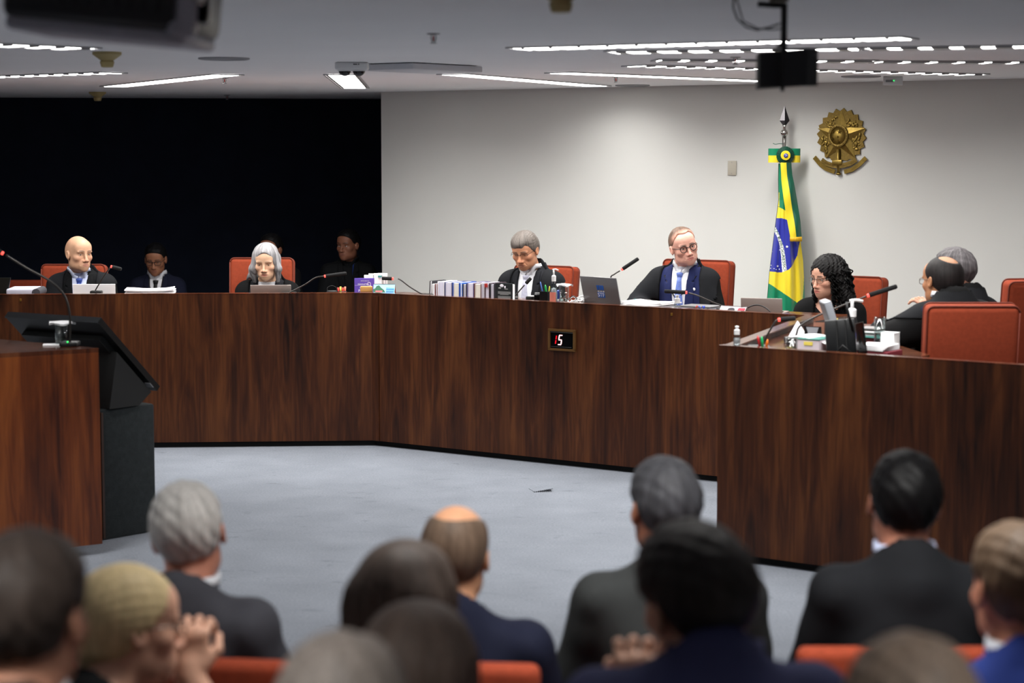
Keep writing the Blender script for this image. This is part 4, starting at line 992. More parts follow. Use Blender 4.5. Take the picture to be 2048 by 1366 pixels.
obj('slab', G().rbox((0, .02, ll / 2), (.034, .16, ll), .004, M=TR(q0.x - p.x + .01, 0, 0) @ RY(-lean_)), mat('tablet_silver', (172, 176, 184), .35, .5), t, 40)
obj('edge_line', G().box((-.0185, .02, ll / 2), (.002, .15, ll * .96), M=TR(q0.x - p.x + .01, 0, 0) @ RY(-lean_)), M_grey, t)
p = cpt(1697, .10); h_ = aty(1690, 643, p.y).z - WTC; t = thing('black_monitor_back', 'back of a small black desk monitor in the right enclosure', 'monitor', p, RC + .35)
Mm = TR(-.005, 0, .012) @ RX(rad(-14)) 
obj('shell', G().rbox((-.02, 0, h_ / 2), (.135, .014, h_ * 1.02), .006, M=Mm @ RY(rad(-6))), mat('monitor_back', (24, 25, 26), .3), t, 40)
for x in (-.035, .005): obj('back_rib', G().box((x, -.010, h_ * .5), (.006, .008, h_ * .96), M=Mm @ RY(rad(-6))), M_black, t)
obj('brace', G().tube([(-.055, -.012, .02), (-.02, -.022, h_ * .38), (.03, -.012, .02)], .004, 6), M_black, t, True); obj('foot', G().rbox((-.005, .0, .006), (.17, .12, .012), .003), M_black, t, 40)
obj('side_wing', G().add([(.045, .0, .0), (.085, .06, .0), (.062, .05, h_ * .98), (.034, -.03, h_ * .96), (.045, .012, .0), (.085, .07, .0), (.062, .06, h_ * .98), (.034, -.02, h_ * .96)], [(0, 1, 2, 3), (7, 6, 5, 4), (1, 5, 6, 2), (3, 2, 6, 7), (4, 0, 3, 7)]), M_blackgloss, t)
obj('stylus', G().tube([(.02, .02, h_ * .75), (-.006, .03, h_ * 1.25), (-.012, .03, h_ * 1.50)], .006, 8), M_black, t, True)
M_lab2 = mat('label_blue', (70, 110, 210), .5)
p = cpt(1704.5, .48); t = pump_bottle('large sanitizer pump bottle with a round blue label in the right enclosure', p, .040, aty(1704.5, 599, p.y).z - WTC, M_lab2, rz=0)
hb = (aty(1704.5, 599, p.y).z - WTC) * .68
g = text_mesh('GEL', .020, .0005); obj('label_text', gmap(g, lambda q: (q.x, -.036 - q.z, q.y + hb * .46)), mw, t)
obj('label_panel', G().box((.0, -.035, hb * .28), (.045, .002, hb * .16)), mw, t)
p = cpt(1735, .62); t = thing('letter_trays', 'grey stacked trays on a green glass plate, right desk', 'tray', p, RC); h_ = aty(1735, 656, p.y).z - WTC
for i in range(3): obj('tray', G().rbox((0, .05, h_ * .62 + i * h_ * .17), (.10, .10, h_ * .10), .004), M_silver if i != 1 else M_white, t, 40)
obj('base_box', G().rbox((0, .05, h_ * .28), (.11, .11, h_ * .55), .006), mat('box_maroon', (92, 28, 30), .5), t, 40); obj('glass_plate', G().box((.03, .05, h_ * .57), (.15, .13, .006)), mat('green_glass', (90, 160, 150), .1), t)
p = cpt(1760.5, .46); glass('tall glass of water at the right end of the desk', p, .026, aty(1760.5, 634, p.y).z - WTC, .55)
p = cpt(1776, .34); t = thing('white_box', 'small white carton beside the tall glass', 'box', p, RC); h_ = aty(1776, 667, p.y).z - WTC
obj('carton', G().box((0, .03, h_ / 2), (.065, .06, h_)), M_white, t); obj('flap', G().box((0, .03, h_ + .002), (.067, .062, .003)), M_paper, t)
p = cpt(1748, .22); t = thing('red_folder', 'red folder full of white sheets near the black sleeve', 'folder', p, RC); h_ = (aty(1748, 683, p.y).z - WTC) * .75
obj('folder', G().rbox((0, .05, h_ * .3), (.17, .16, h_ * .6), .006), mat('folder_red', (112, 34, 46), .5), t, 40)
for i in range(4): obj('sheet', G().box((.004 * i - .01, .045 + .004 * i, h_ * .6 + .004 + i * h_ * .11), (.15, .15, h_ * .08), M=RZ(.06 * (i - 1.5))), M_paper, t)
p = cpt(1592, .62); mic('longest gooseneck microphone reaching up right across the curly-haired woman', p, [(1593, 668), (1600, 652), (1630, 634), (1680, 613), (1733, 592.5)], [(1735, 591.5), (1794, 572.5)])
# ================================================================== LECTERN, MONITOR AND ITS STAND
HL = .975
K = onz(197, 696, HL); kf = onz(0, 707, HL); kb_ = onz(0, 678.5, HL)
df = (kf - K).normalized(); db = (kb_ - K).normalized()
poly = [(0, 0), tuple((df * 1.3).xy), tuple((df * 1.3 + db * .95).xy), tuple((db * .95).xy)]
M_wood2 = wood_mat('lectern_veneer', (56, 22, 8), (104, 50, 20), (136, 74, 32))
t = thing('lectern', 'wooden lectern desk at the left edge, seen from behind', 'lectern', (K.x, K.y, 0))
obj('cabinet', G().prism(poly[::-1], .05, HL - .02), M_wood2, t); obj('top', G().prism(poly[::-1], HL - .02, HL), M_woodtop, t)
for q in ((df * .25 + db * .12), (df * 1.1 + db * .12), (df * .6 + db * .7)): obj('caster', G().lathe([(.001, -.012), (.024, -.012), (.024, .012), (.001, .012)], 14, M=TR(q.x, q.y, .026) @ RX(rad(90))).box((q.x, q.y, .05), (.03, .03, .006)), M_steel, t, 40)
LECT = t
BR = onz(316, 1063, 0); BL = onz(203, 1083, 0); e = (BR - BL); eL = e.length; e.normalize(); nb_ = Vector((-e.y, e.x, 0))
t = thing('monitor_stand', 'black carpet-covered box carrying the tilted monitor', 'stand', (BL.x, BL.y, 0), math.atan2(e.y, e.x))
zs_ = aty(260, 814, (BL.y + BR.y) / 2).z
obj('box', G().rbox((eL / 2 + .004, .31, zs_ / 2), (eL - .008, .6, zs_), .012, 2), mat('charcoal_carpet', (36, 41, 43), .98, noise=.25, nscale=40, bump=.5, bscale=300), t, 40)
obj('edge_strip', G().box((.012, -.004, zs_ * .5), (.012, .01, zs_ * .96)), mat('strip_brown', (52, 32, 22), .5), t)
obj('knob', G().lathe([(.010, 0), (.010, .02), (.006, .024)], 12, c=(eL - .06, .08, zs_)), M_black, t, True)
# monitor: its back towards us, top edge leaning left
YT = BL.y + .10
c_tr = aty(196, 645, YT - .12); c_br = aty(314, 782, YT + .16); c_tl = aty(10, 633, YT + .28)
ex = (c_tl - c_tr); ez = (c_tr - c_br)
nn = ex.cross(ez).normalized()
if nn.y > 0: nn = -nn
t = thing('tilted_monitor', 'big black monitor tilted back on the carpeted stand, seen from behind', 'monitor', (BL.x + .1, BL.y + .2, zs_))
o0 = Vector((BL.x + .1, BL.y + .2, zs_))
def mp(a, b, d): return tuple(c_br + ez * b + ex * a + nn * d - o0)
def slab(a0, a1, b0, b1, d0, d1):
    v = [mp(a, b, d) for d in (d0, d1) for a, b in ((a0, b0), (a1, b0), (a1, b1), (a0, b1))]
    return G().add(v, [(0, 1, 2, 3), (7, 6, 5, 4), (0, 4, 5, 1), (1, 5, 6, 2), (2, 6, 7, 3), (3, 7, 4, 0)])
obj('panel', slab(0, 1, 0, 1, -.03, 0), mat('monitor_black', (15, 16, 17), .35), t); obj('back_bulge', slab(.08, .92, .10, .80, 0, .03), mat('monitor_black2', (20, 21, 22), .45), t)
obj('screen', slab(.015, .985, .03, .97, -.034, -.03), M_blackgloss, t)
obj('badge', slab(-.002, .06, .06, .12, .0, .004), mat('badge_silver', (120, 122, 126), .4), t)
obj('prop', G().tube([mp(.3, .35, .03), mp(.3, .0, .10)], .012, 8).tube([mp(.75, .35, .03), mp(.75, .0, .10)], .012, 8), M_black, t, True)
wv = [mp(.02, .03, .02), mp(.95, .03, .02), mp(.95, .62, .02), mp(.02, .62, .02)]
wd = [(q[0], q[1] - .0, 0.001) for q in (mp(.02, .10, .10), mp(.95, .10, .10), mp(.95, .50, .16), mp(.02, .50, .16))]
obj('support_wedge', G().add(wv + wd, [(0, 1, 2, 3), (7, 6, 5, 4), (0, 4, 5, 1), (1, 5, 6, 2), (2, 6, 7, 3), (3, 7, 4, 0)]), mat('wedge_black', (12, 13, 14), .7), t)
obj('rim_top', slab(0, 1, .985, 1.003, -.031, .004), mat('rim_grey', (34, 36, 38), .4), t)
# things on the lectern
p = onz(140, 692, HL); mic('gooseneck microphone on the lectern bending far to the left', Vector((p.x, p.y, HL)), [(140, 662), (139, 625), (128, 590), (100, 562), (55, 537), (12, 510)], [(6, 507), (-40, 482)], led=True, base_d=(.085, .09, .022), thick=.0055)
p = onz(123, 690, HL); glass('glass with a napkin on top on the lectern', Vector((p.x, p.y, HL + .006)), .030, .096, .0, .062)
t = thing('paper_napkin', 'folded white napkin under the glass on the lectern', 'napkin', (p.x - .01, p.y - .005, HL), .2)
obj('fold', G().rbox((-.02, 0, .0028), (.11, .07, .005), .002), M_paper, t, 40); obj('fold_top', G().box((-.045, .0, .0052), (.05, .065, .001)), M_paper, t)
# ================================================================== CHAIRS
M_orange = mat('orange_upholstery', (138, 58, 36), .9, noise=.10, nscale=60, bump=.15, bscale=400, spec=.2)
M_orangep = mat('orange_piping', (106, 38, 18), .7)
def high_chair(label, x, y, rz, top=1.10, w=.48, seat=.46, group='orange high-backed court chairs'):
    t = thing('high_back_chair', label, 'chair', (x, y, 0), rz, group)
    hb = top - seat - .02; lo_h = hb * .36; up_h = hb - lo_h - .012
    M = TR(0, -.235, seat + .03) @ RX(rad(7))
    def cush(z0, h, nm):
        o = obj(nm, G().rbox((0, 0, z0 + h / 2), (w, .10, h), .030, 4, M=M), M_orange, t, 50)
        g = G(); r = .030
        pl = []
        for cx, cz_, a0 in ((w / 2 - r, z0 + h - r, 0), (-w / 2 + r, z0 + h - r, 90), (-w / 2 + r, z0 + r, 180), (w / 2 - r, z0 + r, 270)):
            pl += [(cx + r * math.cos(rad(a0 + k * 22.5)), cz_ + r * math.sin(rad(a0 + k * 22.5))) for k in range(5)]
        pl.append(pl[0])
        for y_ in (.042, -.042): obj('piping', G().tube([M @ Vector((a * .985, y_, b)) for a, b in pl], .0045, 6), M_orangep, o, True)
        return o
    cush(0, lo_h, 'lower_back_cushion'); up = cush(lo_h + .012, up_h, 'upper_back_cushion')
    for x_ in (-w * .2, w * .2): obj('tuft_button', G().sphere((0, 0, 0), (.010, .005, .010), 10, 6, M=M @ TR(x_, .050, lo_h + .012 + up_h * .5)), M_orangep, up, True)
    obj('seat', G().rbox((0, .02, seat - .05), (w + .02, .48, .10), .03, 4), M_orange, t, 50)
    obj('back_post', G().box((0, -.29, seat - .02), (.09, .025, .40)), M_black, t)
    obj('gas_column', G().tube([(0, 0, .09), (0, 0, seat - .09)], .03, 14), M_black, t, True)
    for i in range(5):
        a = 2 * math.pi * i / 5 + .3
        obj('foot', G().tube([(0, 0, .10), (.28 * math.cos(a), .28 * math.sin(a), .055)], [.028, .018], 8).sphere((.28 * math.cos(a), .28 * math.sin(a), .028), .027, 10, 8), M_black, t, True)
    return t
def low_chair(label, x, y, rz, top=.75, w=.52, seat=.42):
    t = thing('audience_chair', label, 'chair', (x, y, 0), rz, 'orange low-backed audience chairs')
    obj('backrest', G().rbox((0, -.24, (top + seat) / 2), (w, .075, top - seat), .022, 4), M_orange, t, 50)
    obj('seat', G().rbox((0, .02, seat - .05), (w, .48, .10), .03, 4), M_orange, t, 50)
    for s in (-1, 1):
        for yy in (-.18, .20): obj('leg', G().tube([(s * .21, yy, seat - .08), (s * .22, yy * 1.1, .0)], .012, 8), M_black, t, True)
    return t
def chair_for(p, label, kind='high', back=.0, dx=0, turn=0, **k):
    o = p.root; rz = o.rotation_euler.z + rad(turn); q = o.location + RZ(rz) @ Vector((dx, -back, 0))
    return (high_chair if kind == 'high' else low_chair)(label, q.x, q.y, rz, **k)
# ================================================================== PEOPLE: implicit surfaces turned into one continuous mesh
f32 = np.float32
def _n(*a): return [np.asarray(k, dtype=f32) for k in a]
def ell(P, c, r):
    x, y, z = (P[0] - f32(c[0])), (P[1] - f32(c[1])), (P[2] - f32(c[2]))
    r = [f32(k) for k in r]
    k0 = np.sqrt((x / r[0]) ** 2 + (y / r[1]) ** 2 + (z / r[2]) ** 2)
    k1 = np.sqrt((x / r[0] ** 2) ** 2 + (y / r[1] ** 2) ** 2 + (z / r[2] ** 2) ** 2) + f32(1e-6)
    return k0 * (k0 - 1) / k1
def cap(P, a, b, ra, rb=None):
    rb = ra if rb is None else rb
    a = [f32(k) for k in a]; b = [f32(k) for k in b]
    d = [b[i] - a[i] for i in range(3)]; L2 = sum(k * k for k in d) + f32(1e-9)
    q = [P[i] - a[i] for i in range(3)]
    h = np.clip((q[0] * d[0] + q[1] * d[1] + q[2] * d[2]) / L2, 0, 1)
    return np.sqrt((q[0] - h * d[0]) ** 2 + (q[1] - h * d[1]) ** 2 + (q[2] - h * d[2]) ** 2) - (f32(ra) + h * f32(rb - ra))
def smin(a, b, k):
    h = np.maximum(f32(k) - np.abs(a - b), 0) / f32(k); return np.minimum(a, b) - h * h * f32(k * .25)
def smax(a, b, k): return -smin(-a, -b, k)
def sstep(x, a, b):
    t = np.clip((x - a) / (b - a), 0, 1); return t * t * (3 - 2 * t)
def axis(lo, hi, dc, fine):
    """coordinates from lo to hi with step dc, refined inside the (lo, hi, step) spans of fine"""
    xs = [lo]
    while xs[-1] < hi:
        st = dc
        for a, b, s in fine:
            if a - s <= xs[-1] < b: st = min(st, s)
        nx = xs[-1] + st
        for a, b, s in fine:
            if xs[-1] < a - 1e-6 < nx and a - xs[-1] > 1e-4: nx = a
        xs.append(nx)
    return np.array(xs, dtype=f32)
def surface_nets(V, xs, ys, zs):
    n = V.shape; S = V < 0; ax = (xs, ys, zs)
    cn = (n[0] - 1, n[1] - 1, n[2] - 1); tot = cn[0] * cn[1] * cn[2]
    acc = np.zeros((tot, 3)); cnt = np.zeros(tot); quads = []
    strides = (cn[1] * cn[2], cn[2], 1)
    for d in range(3):
        sl0 = [slice(None)] * 3; sl1 = [slice(None)] * 3
        sl0[d] = slice(0, -1); sl1[d] = slice(1, None)
        I = np.argwhere(S[tuple(sl0)] != S[tuple(sl1)])
        if not len(I): continue
        e = [(d + 1) % 3, (d + 2) % 3]
        keep = (I[:, e[0]] > 0) & (I[:, e[0]] < n[e[0]] - 1) & (I[:, e[1]] > 0) & (I[:, e[1]] < n[e[1]] - 1)
        I = I[keep]
        J = I.copy(); J[:, d] += 1
        v0 = V[I[:, 0], I[:, 1], I[:, 2]]; v1 = V[J[:, 0], J[:, 1], J[:, 2]]
        tt = v0 / (v0 - v1)
        P = np.stack([ax[k][I[:, k]].astype(float) for k in range(3)], 1)
        P[:, d] += tt * (ax[d][J[:, d]] - ax[d][I[:, d]])
        base = I[:, 0] * strides[0] + I[:, 1] * strides[1] + I[:, 2] * strides[2]
        ids = [base - strides[e[0]] - strides[e[1]], base - strides[e[1]], base, base - strides[e[0]]]
        for q in ids:
            for k in range(3): acc[:, k] += np.bincount(q, P[:, k], tot)
            cnt += np.bincount(q, minlength=tot)
        Q = np.stack(ids, 1); fl = ~S[I[:, 0], I[:, 1], I[:, 2]]
        Q[fl] = Q[fl][:, ::-1]; quads.append(Q)
    used = np.nonzero(cnt)[0]; remap = np.full(tot, -1); remap[used] = np.arange(len(used))
    return acc[used] / cnt[used][:, None], remap[np.concatenate(quads)]
def np_mesh(name, v, q, mats, parent, smooth=True, colors=None):
    me = bpy.data.meshes.new(name)
    me.vertices.add(len(v)); me.vertices.foreach_set('co', np.asarray(v, dtype=f32).ravel())
    me.loops.add(q.size); me.loops.foreach_set('vertex_index', q.astype(np.int32).ravel())
    me.polygons.add(len(q)); me.polygons.foreach_set('loop_start', np.arange(0, q.size, 4, dtype=np.int32))
    me.update(calc_edges=True); me.validate()
    if colors is not None:
        a = me.color_attributes.new('Col', 'FLOAT_COLOR', 'POINT')
        a.data.foreach_set('color', np.c_[colors, np.ones(len(colors))].astype(f32).ravel())
    return finish(name, me, mats, parent, smooth)
def rotm(yaw, pitch, roll):   # turn left(+), nod down(+), tilt to own left... acts on +Y-facing head
    return np.array(Matrix.Rotation(rad(yaw), 3, 'Z') @ Matrix.Rotation(rad(-pitch), 3, 'X') @ Matrix.Rotation(rad(roll), 3, 'Y'))
# ------------------------------------------------------------------ head, in head space: eyes at z=0, face towards +y
def cranium(P, k):
    w = k.get('w', 1.0)
    d = ell(P, (0, -.014, .034), (.0765 * w, .0985, .083))
    return smin(d, ell(P, (0, -.045, -.005), (.064 * w, .062, .065)), .04)
def head_sdf(Pw, k):
    ax = np.abs(Pw[0]); P = (Pw[0], Pw[1], Pw[2]); A = (ax, Pw[1], Pw[2])
    w = k.get('w', 1.0); jaw = k.get('jaw', 1.0); ns = k.get('nose', 1.0); ch = k.get('chin', 1.0)
    d = cranium(P, k)
    d = smin(d, ell(P, (0, .028, -.030), (.0625 * w, .060, .082)), .035)
    d = smin(d, ell(P, (0, .026, -.082), (.053 * w * jaw, .056, .036)), .03)
    d = smin(d, ell(A, (.040 * jaw, .000, -.066), (.022, .030, .030)), .03)
    d = smin(d, ell(P, (0, .071, -.104), (.024 * ch, .019, .017)), .022)
    d = smin(d, ell(A, (.043 * w, .058, -.026), (.022, .022, .019)), .022)
    d = smin(d, ell(P, (0, .072, -.070), (.034, .026, .030)), .02)
    d = smin(d, ell(P, (0, .056, .045), (.058, .038, .045)), .03)
    d = smin(d, ell(A, (.027, .084, .017), (.026, .011, .0075)), .014)
    d = smax(d, -ell(A, (.0315, .1005, -.001), (.018, .0165, .0125)), .012)
    # eyelids over the eyeballs
    e = np.sqrt((ax - .0315) ** 2 + (Pw[1] - .0735) ** 2 + (Pw[2] + .001) ** 2)
    up = smax(e - .0142, -(Pw[2] + .001 - k.get('lid', .0034) + 30 * (ax - .0315) ** 2), .002)
    lo = smax(e - .0138, (Pw[2] + .001 + k.get('lidlow', .0046) - 18 * (ax - .0315) ** 2), .002)
    d = smin(d, np.minimum(up, lo), .004)
    # nose
    tip = k.get('tip', (.1135, -.041))
    n = cap(P, (0, .0880, .008), (0, tip[0] - .008 * ns, tip[1] + .008), .0075 * ns, .0098 * ns)
    n = smin(n, ell(P, (0, tip[0] - .004, tip[1]), (.0125 * ns, .011, .0095)), .008)
    n = smin(n, ell(A, (.0145 * ns, tip[0] - .017, tip[1] - .004), (.0072 * ns, .0115, .0078)), .006)
    d = smin(d, n, .010)
    d = smax(d, -ell(A, (.007 * ns, tip[0] - .010, tip[1] - .011), (.0038, .006, .0035)), .003)
    # lips
    mz = k.get('mouth', -.0725)
    lp = smin(ell(P, (0, .0890, mz + .0045), (.0245, .0095, .0048)), ell(P, (0, .0885, mz - .0052), (.0215, .0100, .0058)), .003)
    d = smin(d, lp, .007)
    d = smax(d, -ell(P, (0, .1005, mz), (.0270, .0105, .0010)), .003)
    d = smax(d, -cap(A, (.0215, .0945, -.046), (.032, .082, -.072), .0010), k.get('fold', .010) * .55)
    # ears
    ex = .0745 * w
    c, s = math.cos(.28), math.sin(.28)
    y = Pw[1] + .006; z = Pw[2] + .010
    E = (ax - ex - .006 - .25 * np.maximum(-y, 0), y * c + z * s, z * c - y * s)
    ear = ell(E, (0, 0, 0), (.0085, .0175, .031))
    ear = smax(ear, -ell(E, (.0085, .001, .004), (.0065, .0105, .019)), .004)
    d = smin(d, ear, .006)
    return d
HAIRFN = {}
def hairline(P, a=.75, b=.66, z0=.068, c=.057): return f32(a) * P[1] - f32(b) * (P[2] - f32(z0)) - f32(c)
def h_short(P, k):
    t = k.get('ht', .009); ax = np.abs(P[0])
    tk = f32(.0025) + f32(max(t - .0025, 0)) * sstep(P[2] + .3 * np.maximum(-P[1], 0), -.03, .06)
    d = cranium(P, k) - tk
    d = smin(d, ell(P, (0, .010, .064 + t * .5), (.066, .084, .049 + t * .7)), .03)
    d = d + .0016 * np.sin(P[0] * 90 + 3 * np.sin(P[1] * 55)) * np.sin(P[2] * 70 + P[1] * 60) + .0010 * np.sin(P[0] * 170 + P[2] * 130 + P[1] * 40)
    d = smax(d, hairline(P, c=k.get('hc', .057)) + f32(k.get('mshape', .0)) * np.exp(-((ax - .038) / .018) ** 2), .008)
    return smax(d, -ell((ax, P[1], P[2]), (.090, -.002, -.016), (.020, .028, .044)), .006)
def h_fringe(P, k):      # bald crown with hair round the sides
    d = cranium(P, k) - f32(k.get('ht', .006))
    d = smax(d, hairline(P, c=k.get('hc', .050)), .008)
    c = k.get('bald', ((0, .03, .12), (.060, .10, .075)))
    d = smax(d, -ell(P, *c), .012)
    return smax(d, -ell((np.abs(P[0]), P[1], P[2]), (.088, .004, -.020), (.018, .026, .036)), .006)
def h_swept(P, k):       # side-parted grey hair swept across the forehead
    d = cranium(P, k) - f32(.009)
    d = smin(d, ell(P, (0, .016, .070), (.069, .085, .051)), .03)
    cut = hairline(P, a=.72, b=.62, z0=.058, c=.055)
    cut = smin(cut, smax(hairline(P, .80, .60, .035, .068), np.abs(P[0] - .012) - .05, .02), .01)
    d = smax(d, cut, .008)
    d = smax(d, -ell((np.abs(P[0]), P[1], P[2]), (.090, .000, -.024), (.018, .022, .034)), .006)
    ph = np.arctan2(P[2] - .02, P[0] + .06)
    return d + .0016 * np.sin(ph * 55 + 40 * P[1]) * sstep(P[2], .0, .06)
def h_bob(P, k):         # chin-length loose hair with ends flipped out
    d = cranium(P, k) - f32(.012)
    d = smin(d, ell(P, (0, .0, .074), (.074, .090, .050)), .03)
    ax = np.abs(P[0]); A = (ax, P[1], P[2])
    side = smin(cap(A, (.064, .030, .055), (.086, .030, -.040), .020, .024), cap(A, (.086, .030, -.040), (.080, .030, -.130), .024, .012), .02)
    s = -1 if k.get('mir') else 1
    lock = smin(cap(P, (s * .088, .020, -.040), (s * .112, .022, -.092), .022, .014), cap(P, (s * .112, .022, -.092), (s * .136, .024, -.112), .014, .005), .015)
    side = smin(side, lock, .02)
    back = smin(cap(P, (-.05, -.065, .01), (-.055, -.070, -.135), .042, .03), cap(P, (.05, -.065, .01), (.055, -.070, -.135), .042, .03), .03)
    d = smin(d, smin(side, back, .03), .025)
    d = smax(d, -ell(P, (-s * .004, .085, -.028), (.0585, .085, .108)), .010)
    d = smax(d, -ell(P, (0, .02, -.16), (.052, .06, .09)), .02)
    ph = np.arctan2(P[0], P[1] + .02)
    return d + (.0024 * np.sin(ph * 38 + 3 * np.sin(P[2] * 40)) + .0010 * np.sin(ph * 83 + 4)) * sstep(-P[2], -.02, .05)
def h_long(P, k):        # long straight hair down the back
    d = cranium(P, k) - f32(.015)
    d = smin(d, ell(P, (0, .0, .076), (.073, .090, .052)), .03)
    L = k.get('hl', -.26)
    ax = np.abs(P[0]); A = (ax, P[1], P[2])
    back = smin(cap(A, (.045, -.055, .02), (.062, -.085, L), .052, .035), cap(P, (0, -.06, 0), (0, -.09, L), .05, .03), .03)
    side = cap(A, (.068, .015, .04), (.090, .0, L * .75), .024, .02)
    d = smin(d, smin(back, side, .03), .03)
    d = smax(d, -ell(P, (0, .095, -.035), (.062, .085, .105)), .012)
    ph = np.arctan2(P[0], -P[1] + .05)
    return d + (.0025 * np.sin(ph * 40 + 2 * np.sin(P[2] * 30)) + .0012 * np.sin(ph * 95)) * sstep(-P[2], -.10, 0)
def h_bun(P, k):         # hair pulled back into a clipped knot
    d = cranium(P, k) - f32(.012)
    d = smax(d, hairline(P, c=.060), .01)
    knot = ell(P, (.0, -.116, .004), (.050, .040, .056))
    knot = knot + .003 * np.sin(np.arctan2(P[0], P[2]) * 6 + 260 * np.sqrt(P[0] ** 2 + P[2] ** 2))
    d = smin(d, knot, .02)
    d = smin(d, cap(P, (0, -.07, -.05), (0, -.075, -.095), .045, .02), .02)
    ph = np.arctan2(P[0], P[2] - .0)
    return smax(d, -ell((np.abs(P[0]), P[1], P[2]), (.092, .006, -.026), (.018, .022, .030)), .006) + .0007 * np.sin(ph * 30 + 30 * P[1])
def h_curlbase(P, k):
    d = cranium(P, k) - f32(.018)
    ax = np.abs(P[0]); A = (ax, P[1], P[2])
    d = smin(d, ell(P, (0, -.02, .06), (.085, .095, .065)), .03)
    d = smin(d, cap(A, (.075, -.020, .03), (.105, -.030, -.12), .035, .045), .03)
    d = smin(d, cap(A, (.05, -.07, .0), (.07, -.09, -.16), .055, .055), .03)
    d = smax(d, -ell(P, (0, .085, -.030), (.058, .080, .100)), .012)
    d = smax(d, -ell(P, (0, .03, -.16), (.055, .08, .10)), .02)
    return d + .004 * np.sin(P[0] * 210 + P[2] * 90) * np.sin(P[2] * 230 + P[1] * 140) + .003 * np.sin(P[1] * 250 + P[2] * 120)
HAIRFN = dict(short=h_short, fringe=h_fringe, swept=h_swept, bob=h_bob, long=h_long, bun=h_bun, curly=h_curlbase)
# ------------------------------------------------------------------ hand in hand space: wrist at origin, fingers along +y, palm facing -z, thumb towards +x * side
def hand_sdf(P, side, curl, spread=1.0):
    d = ell(P, (0, .048, 0), (.042, .052, .016))
    d = smin(d, cap(P, (-.022, .075, .002), (.024, .078, .002), .012), .015)
    d = smin(d, cap(P, (0, -.05, 0), (0, .01, 0), .029, .026), .02)
    for i, (x, L) in enumerate(((-.031, .062), (-.010, .078), (.012, .083), (.033, .074))):
        x = -x * side if False else x * side
        cx = [curl * .8, curl * 1.2, curl * .9]; a = 0; p = Vector((x, .088 - .1 * abs(x), .002)); r = .0092
        for j, fr in enumerate((.46, .30, .24)):
            a += rad(cx[j]); q = p + Vector((x * .12 * spread, L * fr * math.cos(a), -L * fr * math.sin(a)))
            d = smin(d, cap(P, p, q, r, r * .9), .006); p = q; r *= .9
    p = Vector((.030 * side, .018, -.004)); q = Vector((.056 * side, .050, -.014)); e = Vector((.054 * side, .080, -.022 - .0002 * curl))
    d = smin(d, cap(P, p, q, .0135, .011), .012); d = smin(d, cap(P, q, e, .0105, .0085), .005)
    return d
M_skin = mat('skin', (200, 150, 125), 0.48, attr='Col', noise=0.05, nscale=90, spec=0.4)
M_skin.node_tree.nodes['Principled BSDF'].inputs['Subsurface Weight'].default_value = 0.0
M_eye = mat('eye_surface', (235, 230, 225), 0.12, attr='Col')
def hair_mat(name, col, noise=0.2, rough=0.5):
    return mat('hair_' + name, col, rough, attr='Col', noise=noise, nscale=60, stretch=(2.2, 2.2, .25), bump=0.18, bscale=120, spec=0.2)
def cloth_mat(name, col, noise=0.06, rough=0.85, sheen=0.0):
    return mat('cloth_' + name, col, rough, noise=noise, nscale=25, bump=0.12, bscale=420, sheen=sheen, spec=0.15)
class Person: pass
def lin(c): return np.array(srgb(*c)[:3])
